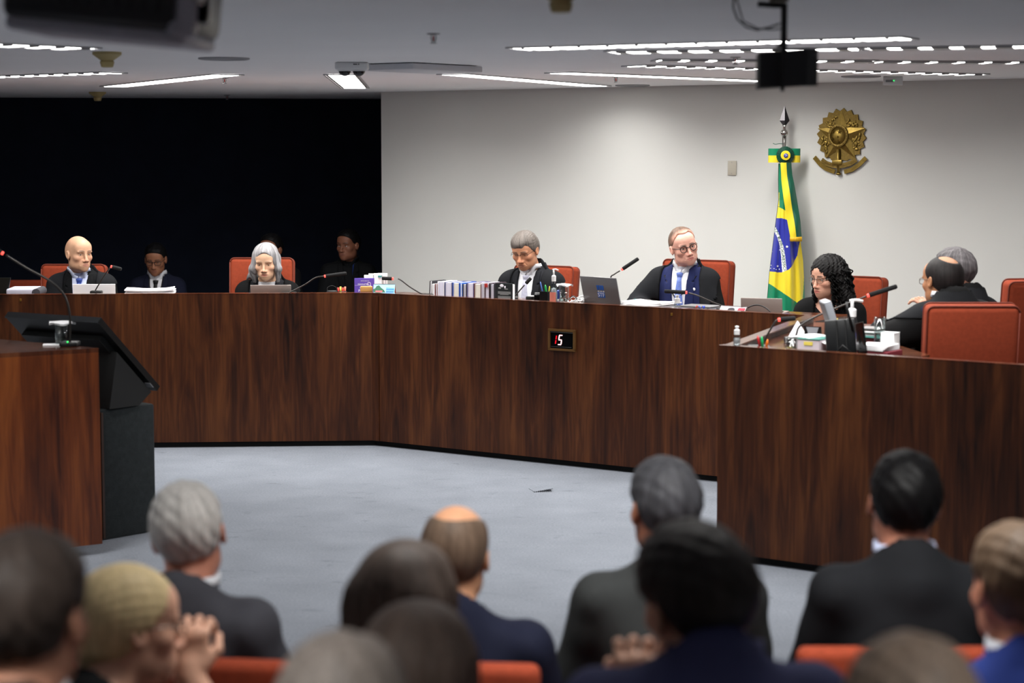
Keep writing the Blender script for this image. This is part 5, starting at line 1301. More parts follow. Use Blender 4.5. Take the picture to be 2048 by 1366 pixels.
def person(label, u, v, Y, body_yaw=180, head=(0, 0, 0), k=None, skin=(205, 160, 132), brow=(60, 45, 38), lips=(165, 95, 85), hair=None, hair_col=('black', (22, 20, 20)),
           lean=0.0, hx=0.0, hy=0.05, sh=.158, fine=.0041, coarse=.020, arms=None, hands=None, eyes=True, gaze=(0, 0), iris=(50, 32, 22), stub=None, slim=1.0, scale=1.0, group=None, hand_fine=.005):
    """u, v: pixel of the point between the eyes' level and the skull's middle; Y: distance from the camera plane"""
    k = k or {}
    W = aty(u, v, Y)
    rz = rad(body_yaw)
    S = scale
    hz = W.z / S
    off = RZ(rz) @ Vector((hx * S, hy * S, 0))
    root = thing('person', label, 'person', (W.x - off.x, W.y - off.y, 0), rz, group)
    root.scale = (S, S, S)
    p = Person(); p.root = root; p.hz = hz; p.hc = np.array([hx, hy, hz]); p.R = rotm(*head); p.k = k; p.rz = rz
    shz = hz - sh; hip = shz - .53; p.shz = shz; p.lean = lean; p.slim = slim; p.hip = hip
    ly = lambda z: lean * np.clip((z - hip) / .53, 0, 1.2)       # forward lean of the spine
    p.ly = ly
    sl = slim
    arms = arms or {}
    p.arm = {}
    for s in (-1, 1):
        sp = Vector((s * .150 * sl, ly(shz) - .025, shz - .078))
        el, wr = arms.get(s, ((s * .205 * sl, .07, shz - .33), (s * .13, .28, shz - .33)))
        p.arm[s] = (sp, Vector(el), Vector(wr))
    def torso(P, infl=0.0, arm_r=0.0, legs=True):
        z = P[2]; yb = P[1] - f32(lean) * np.clip((z - f32(hip)) / f32(.53), 0, 1.2)
        Q = (P[0], yb, z)
        i = infl
        d = ell(Q, (0, -.03, hip), (.175 * sl + i, .125 + i, .13))
        d = smin(d, ell(Q, (0, -.035, hip + .20), (.155 * sl + i, .115 + i, .18)), .06)
        d = smin(d, ell(Q, (0, -.03, shz - .16), (.158 * sl + i, .112 + i, .19 + i * .5)), .06)
        A = (np.abs(P[0]), yb, z)
        d = smin(d, cap(A, (.02, -.045, shz - .010), (.140 * sl, -.035, shz - .072), .048 + i * .55, .050 + i * .8), .05)
        for s in (-1, 1):
            a, e, w = p.arm[s]
            d = smin(d, cap(P, a, e, .048 + i + arm_r, .041 + i + arm_r), .045)
            d = smin(d, cap(P, e, w, .040 + i + arm_r, .030 + i * .9 + arm_r), .02)
            if legs:
                d = smin(d, cap(P, (s * .09, .0, hip - .02), (s * .13, .40, max(hip - .02, .12)), .085 + i, .06 + i), .05)
                d = smin(d, cap(P, (s * .13, .40, max(hip - .02, .12)), (s * .13, .42, .06), .055 + i, .04 + i), .03)
        return d
    p.torso = torso
    hc = p.hc; R = p.R.astype(f32)
    def tohead(P):
        x, y, z = P[0] - f32(hc[0]), P[1] - f32(hc[1]), P[2] - f32(hc[2])
        return tuple(R[0, i] * x + R[1, i] * y + R[2, i] * z for i in range(3))
    p.tohead = tohead
    nb = (hx * .35, ly(shz) - .045, shz - .03)
    nt = hc + p.R @ np.array([0, -.028, -.075])
    p.nb, p.nt = nb, nt
    nr = k.get('neck', .056)
    def neck(P, i=0.0): return cap(P, nb, nt, nr + .006 + i, nr + i)
    p.neck = neck
    # body grid
    hands = hands or {}
    fx = [(hc[0] - .12, hc[0] + .12, fine)]; fy = [(hc[1] - .13, hc[1] + .14, fine)]; fz = [(hc[2] - .16, hc[2] + .13, fine)]
    blocks = []
    for s, (mtx, curl) in hands.items():
        c = mtx @ Vector((0, .06, -.01)); blocks.append((s, mtx, curl, c))
        for ff, q in ((fx, c.x), (fy, c.y), (fz, c.z)): ff.append((q - .12, q + .12, hand_fine))
    xs = axis(-.48, .48, coarse, fx); ys = axis(-.34, .62, coarse, fy); zs = axis(-.02, hz + .145, coarse, fz)
    P = (xs[:, None, None], ys[None, :, None], zs[None, None, :])
    V = np.broadcast_to(smin(torso(P), neck(P), .03), (len(xs), len(ys), len(zs))).copy()
    def block(c, r):
        sl_ = []
        for a, q, h in zip((xs, ys, zs), c, r):
            i0 = max(np.searchsorted(a, q - h), 0); i1 = min(np.searchsorted(a, q + h), len(a)); sl_.append(slice(i0, i1))
        return tuple(sl_), (xs[sl_[0]][:, None, None], ys[sl_[1]][None, :, None], zs[sl_[2]][None, None, :])
    sl3, PB = block(hc, (.15, .15, .15))
    V[sl3] = smin(V[sl3], head_sdf(tohead(PB), k), .018)
    for s, mtx, curl, c in blocks:
        slh, PH = block(c, (.14, .14, .14))
        iv = np.array(mtx.inverted(), dtype=f32)
        L = tuple(iv[i, 0] * PH[0] + iv[i, 1] * PH[1] + iv[i, 2] * PH[2] + iv[i, 3] for i in range(3))
        V[slh] = smin(V[slh], hand_sdf(L, s, curl), .012)
    vv, q = surface_nets(V, xs, ys, zs)
    # colours that belong to the skin: lips, brows, beard shadow
    H = (vv - hc) @ p.R
    col = np.tile(lin(skin), (len(vv), 1)); ax = np.abs(H[:, 0])
    near = (H[:, 1] < .122) & (np.abs(H[:, 0]) < .1)
    def paint(wgt, c): col[:] = col + (lin(c) - col) * (np.clip(wgt, 0, 1) * near)[:, None]
    mz = k.get('mouth', -.0725)
    paint(.22 * np.exp(-((ax - .045) ** 2 + (H[:, 2] + .035) ** 2) / .0006) * (H[:, 1] > .03), (205, 120, 100) if sum(skin) > 360 else skin)
    paint(.25 * np.exp(-((ax) ** 2 + (H[:, 2] + .042) ** 2) / .0003) * (H[:, 1] > .09), (200, 115, 98) if sum(skin) > 360 else skin)
    if stub: paint(.5 * sstep(-H[:, 2], .045, .075) * (H[:, 1] > -.01) * (H[:, 2] > -.125), stub)
    paint(.75 * sstep(1 - np.sqrt((ax / .0255) ** 2 + ((H[:, 2] - mz) / .0105) ** 2), 0, .25) * (H[:, 1] > .07), lips)
    bz = .0195 + .0042 * np.sin(np.clip((ax - .008) / .042, 0, 1) * 2.5)
    paint(k.get('browd', .9) * (1 - sstep(np.abs(H[:, 2] - bz), .0022, .0058)) * sstep(ax, .008, .014) * (1 - sstep(ax, .044, .054)) * (H[:, 1] > .045), brow)
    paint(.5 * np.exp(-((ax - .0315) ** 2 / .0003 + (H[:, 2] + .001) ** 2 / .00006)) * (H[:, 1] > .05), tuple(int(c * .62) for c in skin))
    p.body = np_mesh('body', vv, q, M_skin, root, True, col)
    if eyes:
        for s in (-1, 1):
            g = G().sphere((0, 0, 0), .0126, 20, 14)
            va = np.array(g.v); gd = rotm(gaze[0], gaze[1], 0) @ np.array([0, 1, 0])
            cosv = va @ gd / .0126
            cc = np.where((cosv > math.cos(.17))[:, None], lin((10, 8, 8)), np.where((cosv > math.cos(.50))[:, None], lin(iris), lin((226, 218, 212))))
            va = (va + np.array([s * .0315, .0735, -.001])) @ p.R.T + hc
            o = np_mesh('eye', va, np.array(g.f), M_eye, root, True, cc)
    if hair:
        p.hair = add_hair(p, hair, hair_col)
    return p
def add_hair(p, kind, hair_col, step=None, name='hair'):
    hc = p.hc; st = step or .0050
    lo = {'long': (-.16, -.17, -.40), 'curly': (-.19, -.18, -.25), 'bob': (-.17, -.15, -.19)}.get(kind, (-.13, -.16, -.17))
    hi = {'long': (.16, .12, .15), 'curly': (.19, .13, .16), 'bob': (.17, .13, .15)}.get(kind, (.13, .13, .15))
    xs, ys, zs = (np.arange(lo[i], hi[i], st, dtype=f32) for i in range(3))
    V = HAIRFN[kind]((xs[:, None, None], ys[None, :, None], zs[None, None, :]), p.k)
    vv, q = surface_nets(np.broadcast_to(V, (len(xs), len(ys), len(zs))), xs, ys, zs)
    rs = np.random.RandomState(len(vv) % 97); ph = np.arctan2(vv[:, 0], vv[:, 1] + .03); st_ = 0
    rr = np.sqrt(vv[:, 0] ** 2 + (vv[:, 1] + .03) ** 2) + .3 * vv[:, 2]
    for fr in (7, 13, 23, 37, 53): st_ = st_ + np.sin(fr * ph + rs.rand() * 6.3 + rs.uniform(-20, 20) * rr)
    am = hair_col[2] if len(hair_col) > 2 else .3
    f = np.clip(1 + am * .55 * st_ / 2, .35, 1.8)
    if p.k.get('tips'): f = f * (1 - p.k['tips'] * sstep(-vv[:, 2], -.02, .13))
    cols = np.clip(lin(hair_col[1])[None, :] * f[:, None], 0, 1)
    if p.k.get('thin'):
        hl = .75 * vv[:, 1] - .66 * (vv[:, 2] - .068) - p.k.get('hc', .057)
        w = .85 * sstep(hl, -.050, -.004) * sstep(vv[:, 2], .02, .07)
        cols = cols + (lin(p.k['thin']) - cols) * w[:, None]
    vv = vv @ p.R.T + hc
    return np_mesh(name, vv, q, hair_mat(hair_col[0], hair_col[1]), p.root, True, cols)
def garment(p, name, fn, m, step=.011, lo=(-.5, -.36, None), hi=(.5, .62, None), fine=None):
    z0 = lo[2] if lo[2] is not None else max(p.hip - .14, 0.01); z1 = hi[2] if hi[2] is not None else p.shz + .10
    xs = np.arange(lo[0], hi[0], step, dtype=f32); ys = np.arange(lo[1], hi[1], step, dtype=f32); zs = np.arange(z0, z1, step, dtype=f32)
    P = (xs[:, None, None], ys[None, :, None], zs[None, None, :])
    V = np.broadcast_to(fn(P), (len(xs), len(ys), len(zs)))
    vv, q = surface_nets(V, xs, ys, zs)
    return np_mesh(name, vv, q, m, p.root, True)
def folds(P, p, amp, fr=1.0):
    return amp * (np.sin(P[2] * 38 * fr + 9 * P[0] + 3 * np.sin(P[1] * 14 + P[0] * 8)) * .6 + np.sin(P[2] * 17 * fr - P[0] * 26 + P[1] * 21) * .6)
def vopen(P, p, w0, w1, ztop, zbot, yf=.0):
    """front opening of a jacket: half width w0 at ztop falling to w1 at zbot"""
    z = P[2]; t = np.clip((f32(ztop) - z) / f32(ztop - zbot), -.6, 1)
    half = f32(w0) + t * f32(w1 - w0)
    d = np.abs(P[0]) - half
    d = np.maximum(d, (f32(zbot) - z) * .5)
    return np.maximum(d, f32(p.lean * 1.0 + yf) - P[1])
def jacket(p, m, infl=.016, arm_r=.012, w0=.062, w1=.004, zb=.30, step=.011, lapel=True, back=True, amp=.0025, name='jacket', yoke=0, open_amt=0, lapel_m=None):
    zt = p.shz + .03; zb_ = p.shz - zb
    def fn(P):
        d = p.torso(P, infl, arm_r, legs=False)
        d = smin(d, cap(P, (p.nb[0], p.nb[1] - .012, p.nb[2]), (p.nb[0] + (p.nt[0] - p.nb[0]) * .4, p.nb[1] - .016 + (p.nt[1] - p.nb[1]) * .3, p.shz + .012), .090, .082), .03)
        # padded, squarish shoulders
        up = 0 if lapel else .016
        for s in (-1, 1):
            d = smin(d, ell(P, (s * (.158 + up * .6) * p.slim, p.ly(p.shz) - .030, p.shz - .058 + up), (.054, .062 + infl, .036 + infl)), .03)
        d = d + folds(P, p, amp)
        d = smax(d, -vopen(P, p, w0, w1, zt, zb_, -.035), .006)
        # neck hole
        d = smax(d, -cap(P, (p.nb[0], p.nb[1] + .012, p.nb[2] + .02), (p.nt[0], p.nt[1] + .02, p.nt[2] + .03), .062, .068), .006)
        for s in getattr(p, 'bare', ()):
            a, e, w = p.arm[s]; q = e + (w - e) * .25
            d = smax(d, -cap(P, q, w + (w - e) * .3, .075, .075), .01)
        return d
    p.jfn = fn
    o = garment(p, name, fn, m, step)
    jacket_collar(p, m, o)
    if lapel:
        lw = .052
        def lf(P):
            d = fn(P) - .007
            z = P[2]; t = np.clip((f32(zt) - z) / f32(zt - zb_), 0, 1)
            half = f32(w0) + t * f32(w1 - w0)
            wdt = lw * np.sin(np.clip(t * .92 + .12, 0, 1) * math.pi) ** .7
            band = np.maximum(np.abs(P[0]) - half - wdt, half - np.abs(P[0]) - .002)
            band = np.maximum(band, np.maximum(z - f32(zt - .01), f32(zb_) - z))
            notch = np.abs(z - f32(zt - .10) - .35 * (np.abs(P[0]) - half - .03)) - .004
            band = np.maximum(band, -np.maximum(notch, -(np.abs(P[0]) - half - .028)))
            return np.maximum(np.maximum(d, band), f32(p.lean - .03) - P[1])
        try: garment(p, 'lapels', lf, lapel_m or m, step=.007, lo=(-.15, -.06 + p.lean * .5, zb_ - .02), hi=(.15, .26 + p.lean, zt + .02))
        except ValueError: pass
    return o
def shirt(p, m, step=.006, infl=.009, collar=True, top=None, zb=.42, name='shirt'):
    ax_ = np.array(p.nt) - np.array(p.nb)
    def fn(P):
        d = np.maximum(p.torso(P, infl, 0, legs=False), np.abs(P[0]) - .125)
        if collar:
            d = smin(d, np.maximum(p.neck(P, .006), P[2] - f32(p.shz + .028)), .008)
        elif top is not None:
            d = smin(d, np.maximum(p.neck(P, .010), P[2] - f32(top)), .01)
        return d
    p.sfn = fn
    o = garment(p, name, fn, m, step, lo=(-.135, -.12, p.shz - zb), hi=(.135, .24 + p.lean, p.shz + .085))
    if collar: shirt_collar(p, m, o)
    return o
def shirt_collar(p, m, parent):
    nb, nt = np.array(p.nb), np.array(p.nt)
    def pt(th, r, z, dy=0):
        t = np.clip((z - nb[2]) / (nt[2] - nb[2]), 0, 1); c = nb + (nt - nb) * t
        r = r + .013 * (1 - math.cos(th)) / 2
        return (c[0] + r * math.sin(th), c[1] + .004 + r * math.cos(th) * 1.04 + dy, z)
    g = G()
    for s in (-1, 1):
        ths = [s * a for a in np.linspace(.05, math.pi, 26)]
        rows = [[] for _ in range(6)]
        for th in ths:
            a = abs(th); f = math.exp(-(a / .62) ** 2)
            zt = p.shz + .067 - .063 * f
            drop = .030 + .034 * math.exp(-((a - .42) / .20) ** 2) if a > .42 else .030 + .034 * max(0, (a - .05) / .37) - .018 * (1 - (a - .05) / .37)
            ro = .0745 + .015 * f
            rows[0].append(pt(th, .0615, zt - .030)); rows[1].append(pt(th, .0635, zt - .002)); rows[2].append(pt(th, .0670, zt + .001))
            rows[3].append(pt(th, .0700 + .006 * f, zt - drop * .4)); rows[4].append(pt(th, ro, zt - drop)); rows[5].append(pt(th, ro - .006, zt - drop + .003))
        g.grid(rows if s > 0 else rows[::-1])
    return obj('shirt_collar', g, m, parent, True)
def jacket_collar(p, m, parent, r0=.0665, r1=.084, zt0=.050, drop=.052, a0=.62, name='collar'):
    nb, nt = np.array(p.nb), np.array(p.nt)
    def pt(th, r, z):
        t = np.clip((z - nb[2]) / (nt[2] - nb[2]), 0, 1); c = nb + (nt - nb) * t
        r = r + .016 * (1 - math.cos(th)) / 2
        return (c[0] + r * math.sin(th), c[1] - .002 + r * math.cos(th), z)
    rows = [[] for _ in range(5)]
    for th in np.linspace(a0, 2 * math.pi - a0, 40):
        a = min(th, 2 * math.pi - th); f = math.exp(-((a - a0) / .55) ** 2)
        zt = p.shz + zt0 - .045 * f; dr = drop * (1 + .3 * f)
        for i, (r, z) in enumerate(((r0 - .002, zt - .035), (r0, zt - .003), (r0 + .005, zt), (r0 + (r1 - r0) * .55, zt - dr * .45), (r1 + .006, zt - dr))): rows[i].append(pt(th, r, z))
    return obj(name, G().grid(rows), m, parent, True)
def robe(p, m, infl=.022, w0=.070, w1=.11, zb=.62, step=.011, yoke=True, flare=.062, ym=None, top=.028, drape=0.0, amp=.005):
    """judge's gown hanging open over the suit, with a broad shoulder yoke"""
    zt = p.shz + .03; zb_ = p.shz - zb
    def base(P, i):
        d = p.torso(P, i, .008, legs=False)
        for s in (-1, 1):
            a, e, w = p.arm[s]
            d = smin(d, cap(P, (a.x * 1.0, a.y, a.z), (e.x * 1.04 + s * drape, e.y * .6, e.z - .02), .046 + i, flare), .05)
            d = smin(d, cap(P, (e.x, e.y, e.z), (w.x, w.y, w.z + .01), flare * .9, flare * .75), .04)
        col = cap(P, (p.nb[0], p.nb[1] - .016, p.nb[2]), (p.nb[0] + (p.nt[0] - p.nb[0]) * .4, p.nb[1] - .018 + (p.nt[1] - p.nb[1]) * .3, p.shz + top), .098, .090)
        return smin(d, col, .035)
    def fn(P):
        d = base(P, infl)
        th = np.arctan2(P[0], P[1] + .05)
        d = d + amp * np.sin(th * 19 + 2 * np.sin(P[2] * 9)) * sstep(-(P[2] - f32(p.shz)), .08, .22) + folds(P, p, .0015)
        d = smax(d, -vopen(P, p, w0, w1, zt, zb_, -.045), .005)
        return smax(d, -cap(P, (p.nb[0], p.nb[1] + .012, p.nb[2] + .01), (p.nt[0], p.nt[1] + .02, p.nt[2] + .03), .067, .080), .006)
    p.rfn = fn
    o = garment(p, 'robe', fn, m, step)
    jacket_collar(p, ym or m, o, .076, .100, .038, .050, .80)
    if yoke:
        def yf(P):
            d = fn(P) - .0075
            hem = f32(p.shz - .095) + .55 * np.abs(np.abs(P[0]) - .10) * 0 - .16 * sstep(P[1], -.02, .12) + .10 * sstep(np.abs(P[0]), .12, .24) * .4
            return np.maximum(np.maximum(d, hem - P[2]), f32(w0 + .004) + (f32(zt) - P[2]) * f32((w1 - w0) / zb) - np.abs(P[0]) - 10 * (P[1] < f32(p.lean - .04)))
        garment(p, 'robe_yoke', yf, ym or m, step=.008, lo=(-.34, -.26, p.shz - .30), hi=(.34, .30 + p.lean, p.shz + .08))
    return o
def front_y(p, fns, xs, zs, pad=.002):
    """outermost y of the clothes at points x, z (arrays of equal length)"""
    ys = np.arange(.36 + p.lean, -.12, -.002, dtype=f32)
    X = np.asarray(xs, dtype=f32)[:, None]; Z = np.asarray(zs, dtype=f32)[:, None]
    P = (X, ys[None, :], Z); d = None
    for f in fns:
        e = f(P); d = e if d is None else np.minimum(d, e)
    ins = d < 0; i = np.argmax(ins, 1); ok = ins.any(1)
    return np.where(ok, ys[i] + pad, 0.0)
def draped_strip(p, name, pts, width, m, fns, thick=.004, pad=.003):
    """a ribbon following points (x, z) on the chest"""
    pts = np.array(pts, float); n = 24
    tt = np.linspace(0, len(pts) - 1, n); ptsi = np.stack([np.interp(tt, range(len(pts)), pts[:, i]) for i in range(2)], 1)
    w = np.interp(tt, range(len(pts)), width if hasattr(width, '__len__') else [width] * len(pts))
    tan = np.gradient(ptsi, axis=0); nor = np.stack([-tan[:, 1], tan[:, 0]], 1); nor /= np.linalg.norm(nor, axis=1)[:, None] + 1e-9
    rows = []
    m_ = 5
    for j in range(m_):
        q = ptsi + nor * (w * (j / (m_ - 1) - .5))[:, None]
        y = front_y(p, fns, q[:, 0], q[:, 1], pad) + thick * (1 - abs(2 * j / (m_ - 1) - 1) ** 2)
        y = np.convolve(np.r_[y[0], y[0], y, y[-1], y[-1]], np.ones(5) / 5, 'valid')
        rows.append(np.stack([q[:, 0], y, q[:, 1]], 1))
    F_ = G(); front = [[tuple(r) for r in row] for row in rows]; back = [[(r[0], r[1] - thick * 1.2, r[2]) for r in row] for row in rows]
    F_.grid(front); F_.grid([b for b in back[::-1]])
    F_.grid([front[-1], back[-1]]); F_.grid([back[0], front[0]])
    return obj(name, F_, m, p.root, True)
def tie(p, m, zt=-.012, zb=-.40, w=.075, x0=0, x1=0):
    fns = [p.sfn]
    zt = p.shz + zt
    draped_strip(p, 'tie', [(x0, zt), (x0, zt - .035), (x0, zt - .045), (x0 * .6 + x1 * .4, zt - .2), (x1, p.shz + zb)], [.044, .030, .028, w * .8, w], m, fns, .007, .005)
    ky = front_y(p, fns, [x0], [zt - .018])[0]
    obj('tie_knot', G().lathe([(.010, -.022), (.016, -.016), (.021, .004), (.022, .014), (.014, .018)], 12, c=(x0, ky + .002, zt - .016), sy=.7), m, p.root, True)
def glasses(p, kind, m, lens=True, dz=-.002, r=.0225, tube=.0016):
    R = p.R; hc = p.hc
    def W(q): return Vector(hc + R @ np.array(q, float))
    t = obj_parent = p.root
    y = .1015; fr = G()
    for s in (-1, 1):
        cx = s * .0335
        if kind == 'round': ring = [(cx + r * math.cos(a), y - .10 * abs(cx + r * math.cos(a)) ** 1.0 * .6, dz + r * math.sin(a)) for a in np.linspace(0, 2 * math.pi, 25)]
        else:
            pr = [(math.copysign(abs(math.cos(a)) ** .5, math.cos(a)) * r * 1.12, math.copysign(abs(math.sin(a)) ** .5, math.sin(a)) * r * .66) for a in np.linspace(0, 2 * math.pi, 29)]
            ring = [(cx + a, y - .06 * abs(cx + a), dz + b) for a, b in pr]
        if kind == 'half': ring = [q for q in ring if q[2] >= dz - .001]; ring.sort(key=lambda q: q[0])
        fr.tube([W(q) for q in ring], tube, 6)
        o = cx + s * r * (1.0 if kind == 'round' else 1.12)
        fr.tube([W((o, y - .004, dz + .006)), W((s * .0690, .070, dz + .008)), W((s * .0800, .000, dz + .006)), W((s * .079, -.022, dz - .016))], tube * .9, 6)
    fr.tube([W((-.0120, y - .001, dz + .004)), W((0, y + .003, dz + .008)), W((.0120, y - .001, dz + .004))], tube, 6)
    o = obj('glasses', fr, m, p.root, True)
    return o
# ================================================================== PEOPLE IN THE COURT
C_black = cloth_mat('robe_black', (11, 11, 12)); C_black2 = cloth_mat('suit_black', (15, 16, 18)); C_char = cloth_mat('robe_charcoal', (24, 25, 28)); C_char2 = cloth_mat('suit_charcoal', (28, 29, 33))
C_navy = cloth_mat('suit_navy', (34, 40, 78)); C_white = cloth_mat('shirt_white', (226, 227, 232), .02); C_lblue = cloth_mat('shirt_pale_blue', (198, 206, 232), .02)
C_grey = cloth_mat('suit_grey', (66, 66, 72)); C_dnavy = cloth_mat('suit_dark_navy', (24, 27, 44)); C_blue = cloth_mat('suit_blue', (36, 52, 116)); C_dgrey = cloth_mat('suit_dark_grey', (56, 58, 58)); C_navy2 = cloth_mat('suit_navy_dull', (42, 44, 72)); C_coal = cloth_mat('suit_coal', (28, 29, 32))
T_blue = mat('tie_blue', (56, 80, 158), .5, noise=.5, nscale=160); T_blue2 = mat('tie_sky', (96, 118, 188), .5, noise=.35, nscale=180); T_silver = mat('tie_silver', (186, 186, 204), .4, noise=.12, nscale=60); T_black = mat('tie_black', (14, 15, 18), .5)
M_frameb = mat('spectacle_black', (18, 16, 16), .3); M_framem = mat('spectacle_metal', (120, 112, 104), .25, .9)
M_whiteprint = mat('print_white_cloth', (232, 232, 232), .8)
JB = -1 * 0
def B_yaw(): return math.degrees(math.atan2(nB.x, -nB.y))      # facing the court from the right wing
BY = math.degrees(math.pi - math.atan2(nB.x, nB.y))            # = 144
# 1 bald man
p = person('bald man in black robe and blue tie, looking to the right', 158, 507, 13.6, 180, (40, 2, 0), dict(jaw=1.04, w=1.0, lid=.0022, nose=1.08, fold=.012), skin=(206, 160, 130), brow=(96, 74, 62), lips=(176, 112, 100), gaze=(-8, 0))
shirt(p, C_lblue); jacket(p, C_black2, w0=.060, w1=.012, zb=.36); tie(p, T_blue); robe(p, C_black, w0=.105, w1=.13, flare=.060, ym=C_char)
chair_for(p, 'orange chair behind the bald man', top=1.085, w=.45, dx=.11)
# 2 staff man with glasses in the dark
p = person('man with glasses and black tie reading in the dark recess', 311, 518, 15.9, 180, (0, 16, 0), dict(lid=-.001), skin=(150, 100, 74), brow=(22, 16, 14), lips=(120, 72, 60), hair='short', hair_col=('black', (12, 11, 12)), eyes=True, fine=.0055)
shirt(p, C_white); jacket(p, C_dnavy, w0=.062, w1=.02, zb=.40); tie(p, T_black); glasses(p, 'rect', M_frameb, tube=.0022)
for s in (-1, 1): draped_strip(p, 'lanyard', [(s * .058, p.shz + .02), (s * .05, p.shz - .06), (s * .02, p.shz - .13)], .014, T_black, [p.sfn, p.jfn])
y = front_y(p, [p.sfn, p.jfn], [-.085], [p.shz - .17])[0]
obj('yellow_badge', G().box((-.085, y + .004, p.shz - .17), (.028, .003, .026)), mat('badge_yellow', (200, 186, 60), .5), p.root)
# 3 grey-haired woman
p = person('grey-haired woman in black robe and white top, looking down', 532, 524, 13.7, 180, (-3, 9, 1), dict(tips=.55, jaw=.90, w=.95, lid=-.0005, nose=.95, chin=.9, mouth=-.072, browd=.6, fold=.004), skin=(214, 172, 142), brow=(130, 108, 94), lips=(160, 84, 76), hair='bob', hair_col=('silver', (150, 148, 150), .45), gaze=(0, 22), slim=.90, sh=.150)
shirt(p, C_white, collar=False, top=p.shz + .012); jacket(p, C_char2, w0=.062, w1=.045, zb=.5, lapel=True); robe(p, C_black, w0=.112, w1=.14, flare=.060, ym=C_black)
chair_for(p, 'orange chair behind the grey-haired woman', top=1.125, w=.45, dx=.07)
# 4 staff man hidden behind her
p = person('man in the dark, half hidden behind the grey-haired woman', 542, 499, 16.0, 180, (-20, 0, 0), {}, skin=(128, 80, 58), brow=(20, 14, 12), hair='short', hair_col=('black', (12, 11, 12)), fine=.006)
shirt(p, C_white, step=.009); jacket(p, C_black2, step=.014, lapel=False)
# 5 staff man with blue lanyard
p = person('man in dark clothes with a blue lanyard in the recess', 696, 490, 16.2, 185, (-32, 2, 0), dict(jaw=1.08, w=1.02), skin=(128, 82, 62), brow=(24, 16, 14), lips=(108, 62, 54), hair='short', hair_col=('black', (12, 11, 12)), fine=.0055)
shirt(p, C_black2, step=.009); jacket(p, C_black2, w0=.05, w1=.01)
for a, b in ((.055, .01), (-.05, -.02)): draped_strip(p, 'lanyard', [(a, p.shz + .01), (a * .8, p.shz - .12), (b, p.shz - .34)], .018, mat('lanyard_blue', (24, 60, 150), .6), [p.sfn, p.jfn])
# 6 reading man
p = person('man with half-rim glasses reading behind the row of books', 1050, 500, 13.28, BY + 6, (4, 20, 2), dict(lid=-.0015, jaw=1.08, w=1.03, nose=1.08, fold=.013), skin=(196, 140, 108), brow=(76, 62, 54), lips=(150, 92, 78), hair='swept', hair_col=('greybrown', (98, 91, 86), .35), gaze=(0, 25), lean=.04, hy=.11)
shirt(p, C_white); jacket(p, C_char2, w0=.064, w1=.03, zb=.48); tie(p, T_silver); robe(p, C_char, w0=.108, w1=.13, flare=.060, ym=C_char); glasses(p, 'half', M_frameb, tube=.0013)
chair_for(p, 'orange chair behind the man reading by the books', top=1.09, dx=.10, back=.04, turn=-4)
# 7 man with round glasses
p = person('man with round glasses, navy suit and black robe, head tilted', 1367, 492, 12.75, BY + 14, (34, 4, 15), dict(jaw=1.10, w=1.02, nose=1.0, lid=.0034, hc=.043, ht=.0028, mshape=.016, thin=(214, 162, 142)), skin=(222, 168, 150), brow=(110, 80, 66), lips=(190, 112, 106), hair='short', hair_col=('thinbrown', (98, 78, 66), .5), gaze=(4, -2), hx=-.02, arms={1: ((.28, .04, .89), (.20, .24, .87)), -1: ((-.21, .06, .80), (-.13, .28, .82))})
shirt(p, C_white); jacket(p, C_navy, w0=.060, w1=.025, zb=.46); tie(p, T_blue2); robe(p, C_black, w0=.118, w1=.17, flare=.060, drape=.04, ym=C_char); glasses(p, 'round', M_frameb, tube=.0024, r=.0215)
for s in (-1, 1): draped_strip(p, 'robe_cord', [(s * .105, p.shz - .03), (s * .06, p.shz - .11), (.012, p.shz - .185)], .007, T_black, [p.sfn, p.jfn])
draped_strip(p, 'robe_cord', [(.012, p.shz - .185), (.016, p.shz - .24), (.014, p.shz - .30)], .010, T_black, [p.sfn, p.jfn], .009, .008)
y = front_y(p, [p.sfn, p.jfn], [-.098], [p.shz - .115])[0]
obj('lapel_pin', G().sphere((-.098, y + .004, p.shz - .115), (.010, .004, .010), 12, 8), M_whiteprint, p.root, True)
chair_for(p, 'orange chair behind the man with round glasses', top=1.165, dx=.02, turn=-8, w=.48)
# 8 curly-haired woman
p = person('woman with long curly black hair and glasses, facing left', 1655, 554, 12.05, 160, (-34, 8, -3), dict(jaw=.88, w=.95, nose=1.0, chin=.9, lid=.0020, fold=.003), skin=(214, 162, 138), brow=(40, 28, 24), lips=(182, 88, 84), hair='curly', hair_col=('blackcurl', (14, 12, 12), .5, .4), gaze=(-10, 12), slim=.90, sh=.150, hy=.10, lean=.04)
def blouse(P): return np.maximum(p.torso(P, .010, 0, legs=False), P[2] - f32(p.shz - .10) - .9 * np.abs(P[0]))
p.sfn = blouse
garment(p, 'blouse', blouse, C_black2, .008, lo=(-.13, -.1, p.shz - .45), hi=(.13, .25, p.shz + .05))
rg = random.Random(4); prn = G()
for i in range(16):
    x, z = rg.uniform(-.075, .075), p.shz - rg.uniform(.15, .34); a = rg.choice((.4, .4, 1.9)); L_ = rg.uniform(.03, .07)
    draped_strip(p, 'print_stroke', [(x, z), (x + L_ * math.cos(a), z + L_ * math.sin(a))], .010, M_whiteprint, [blouse], .001, .002)
robe(p, C_black, w0=.075, w1=.105, flare=.060, yoke=False); glasses(p, 'rect', M_framem, tube=.0014, r=.021)
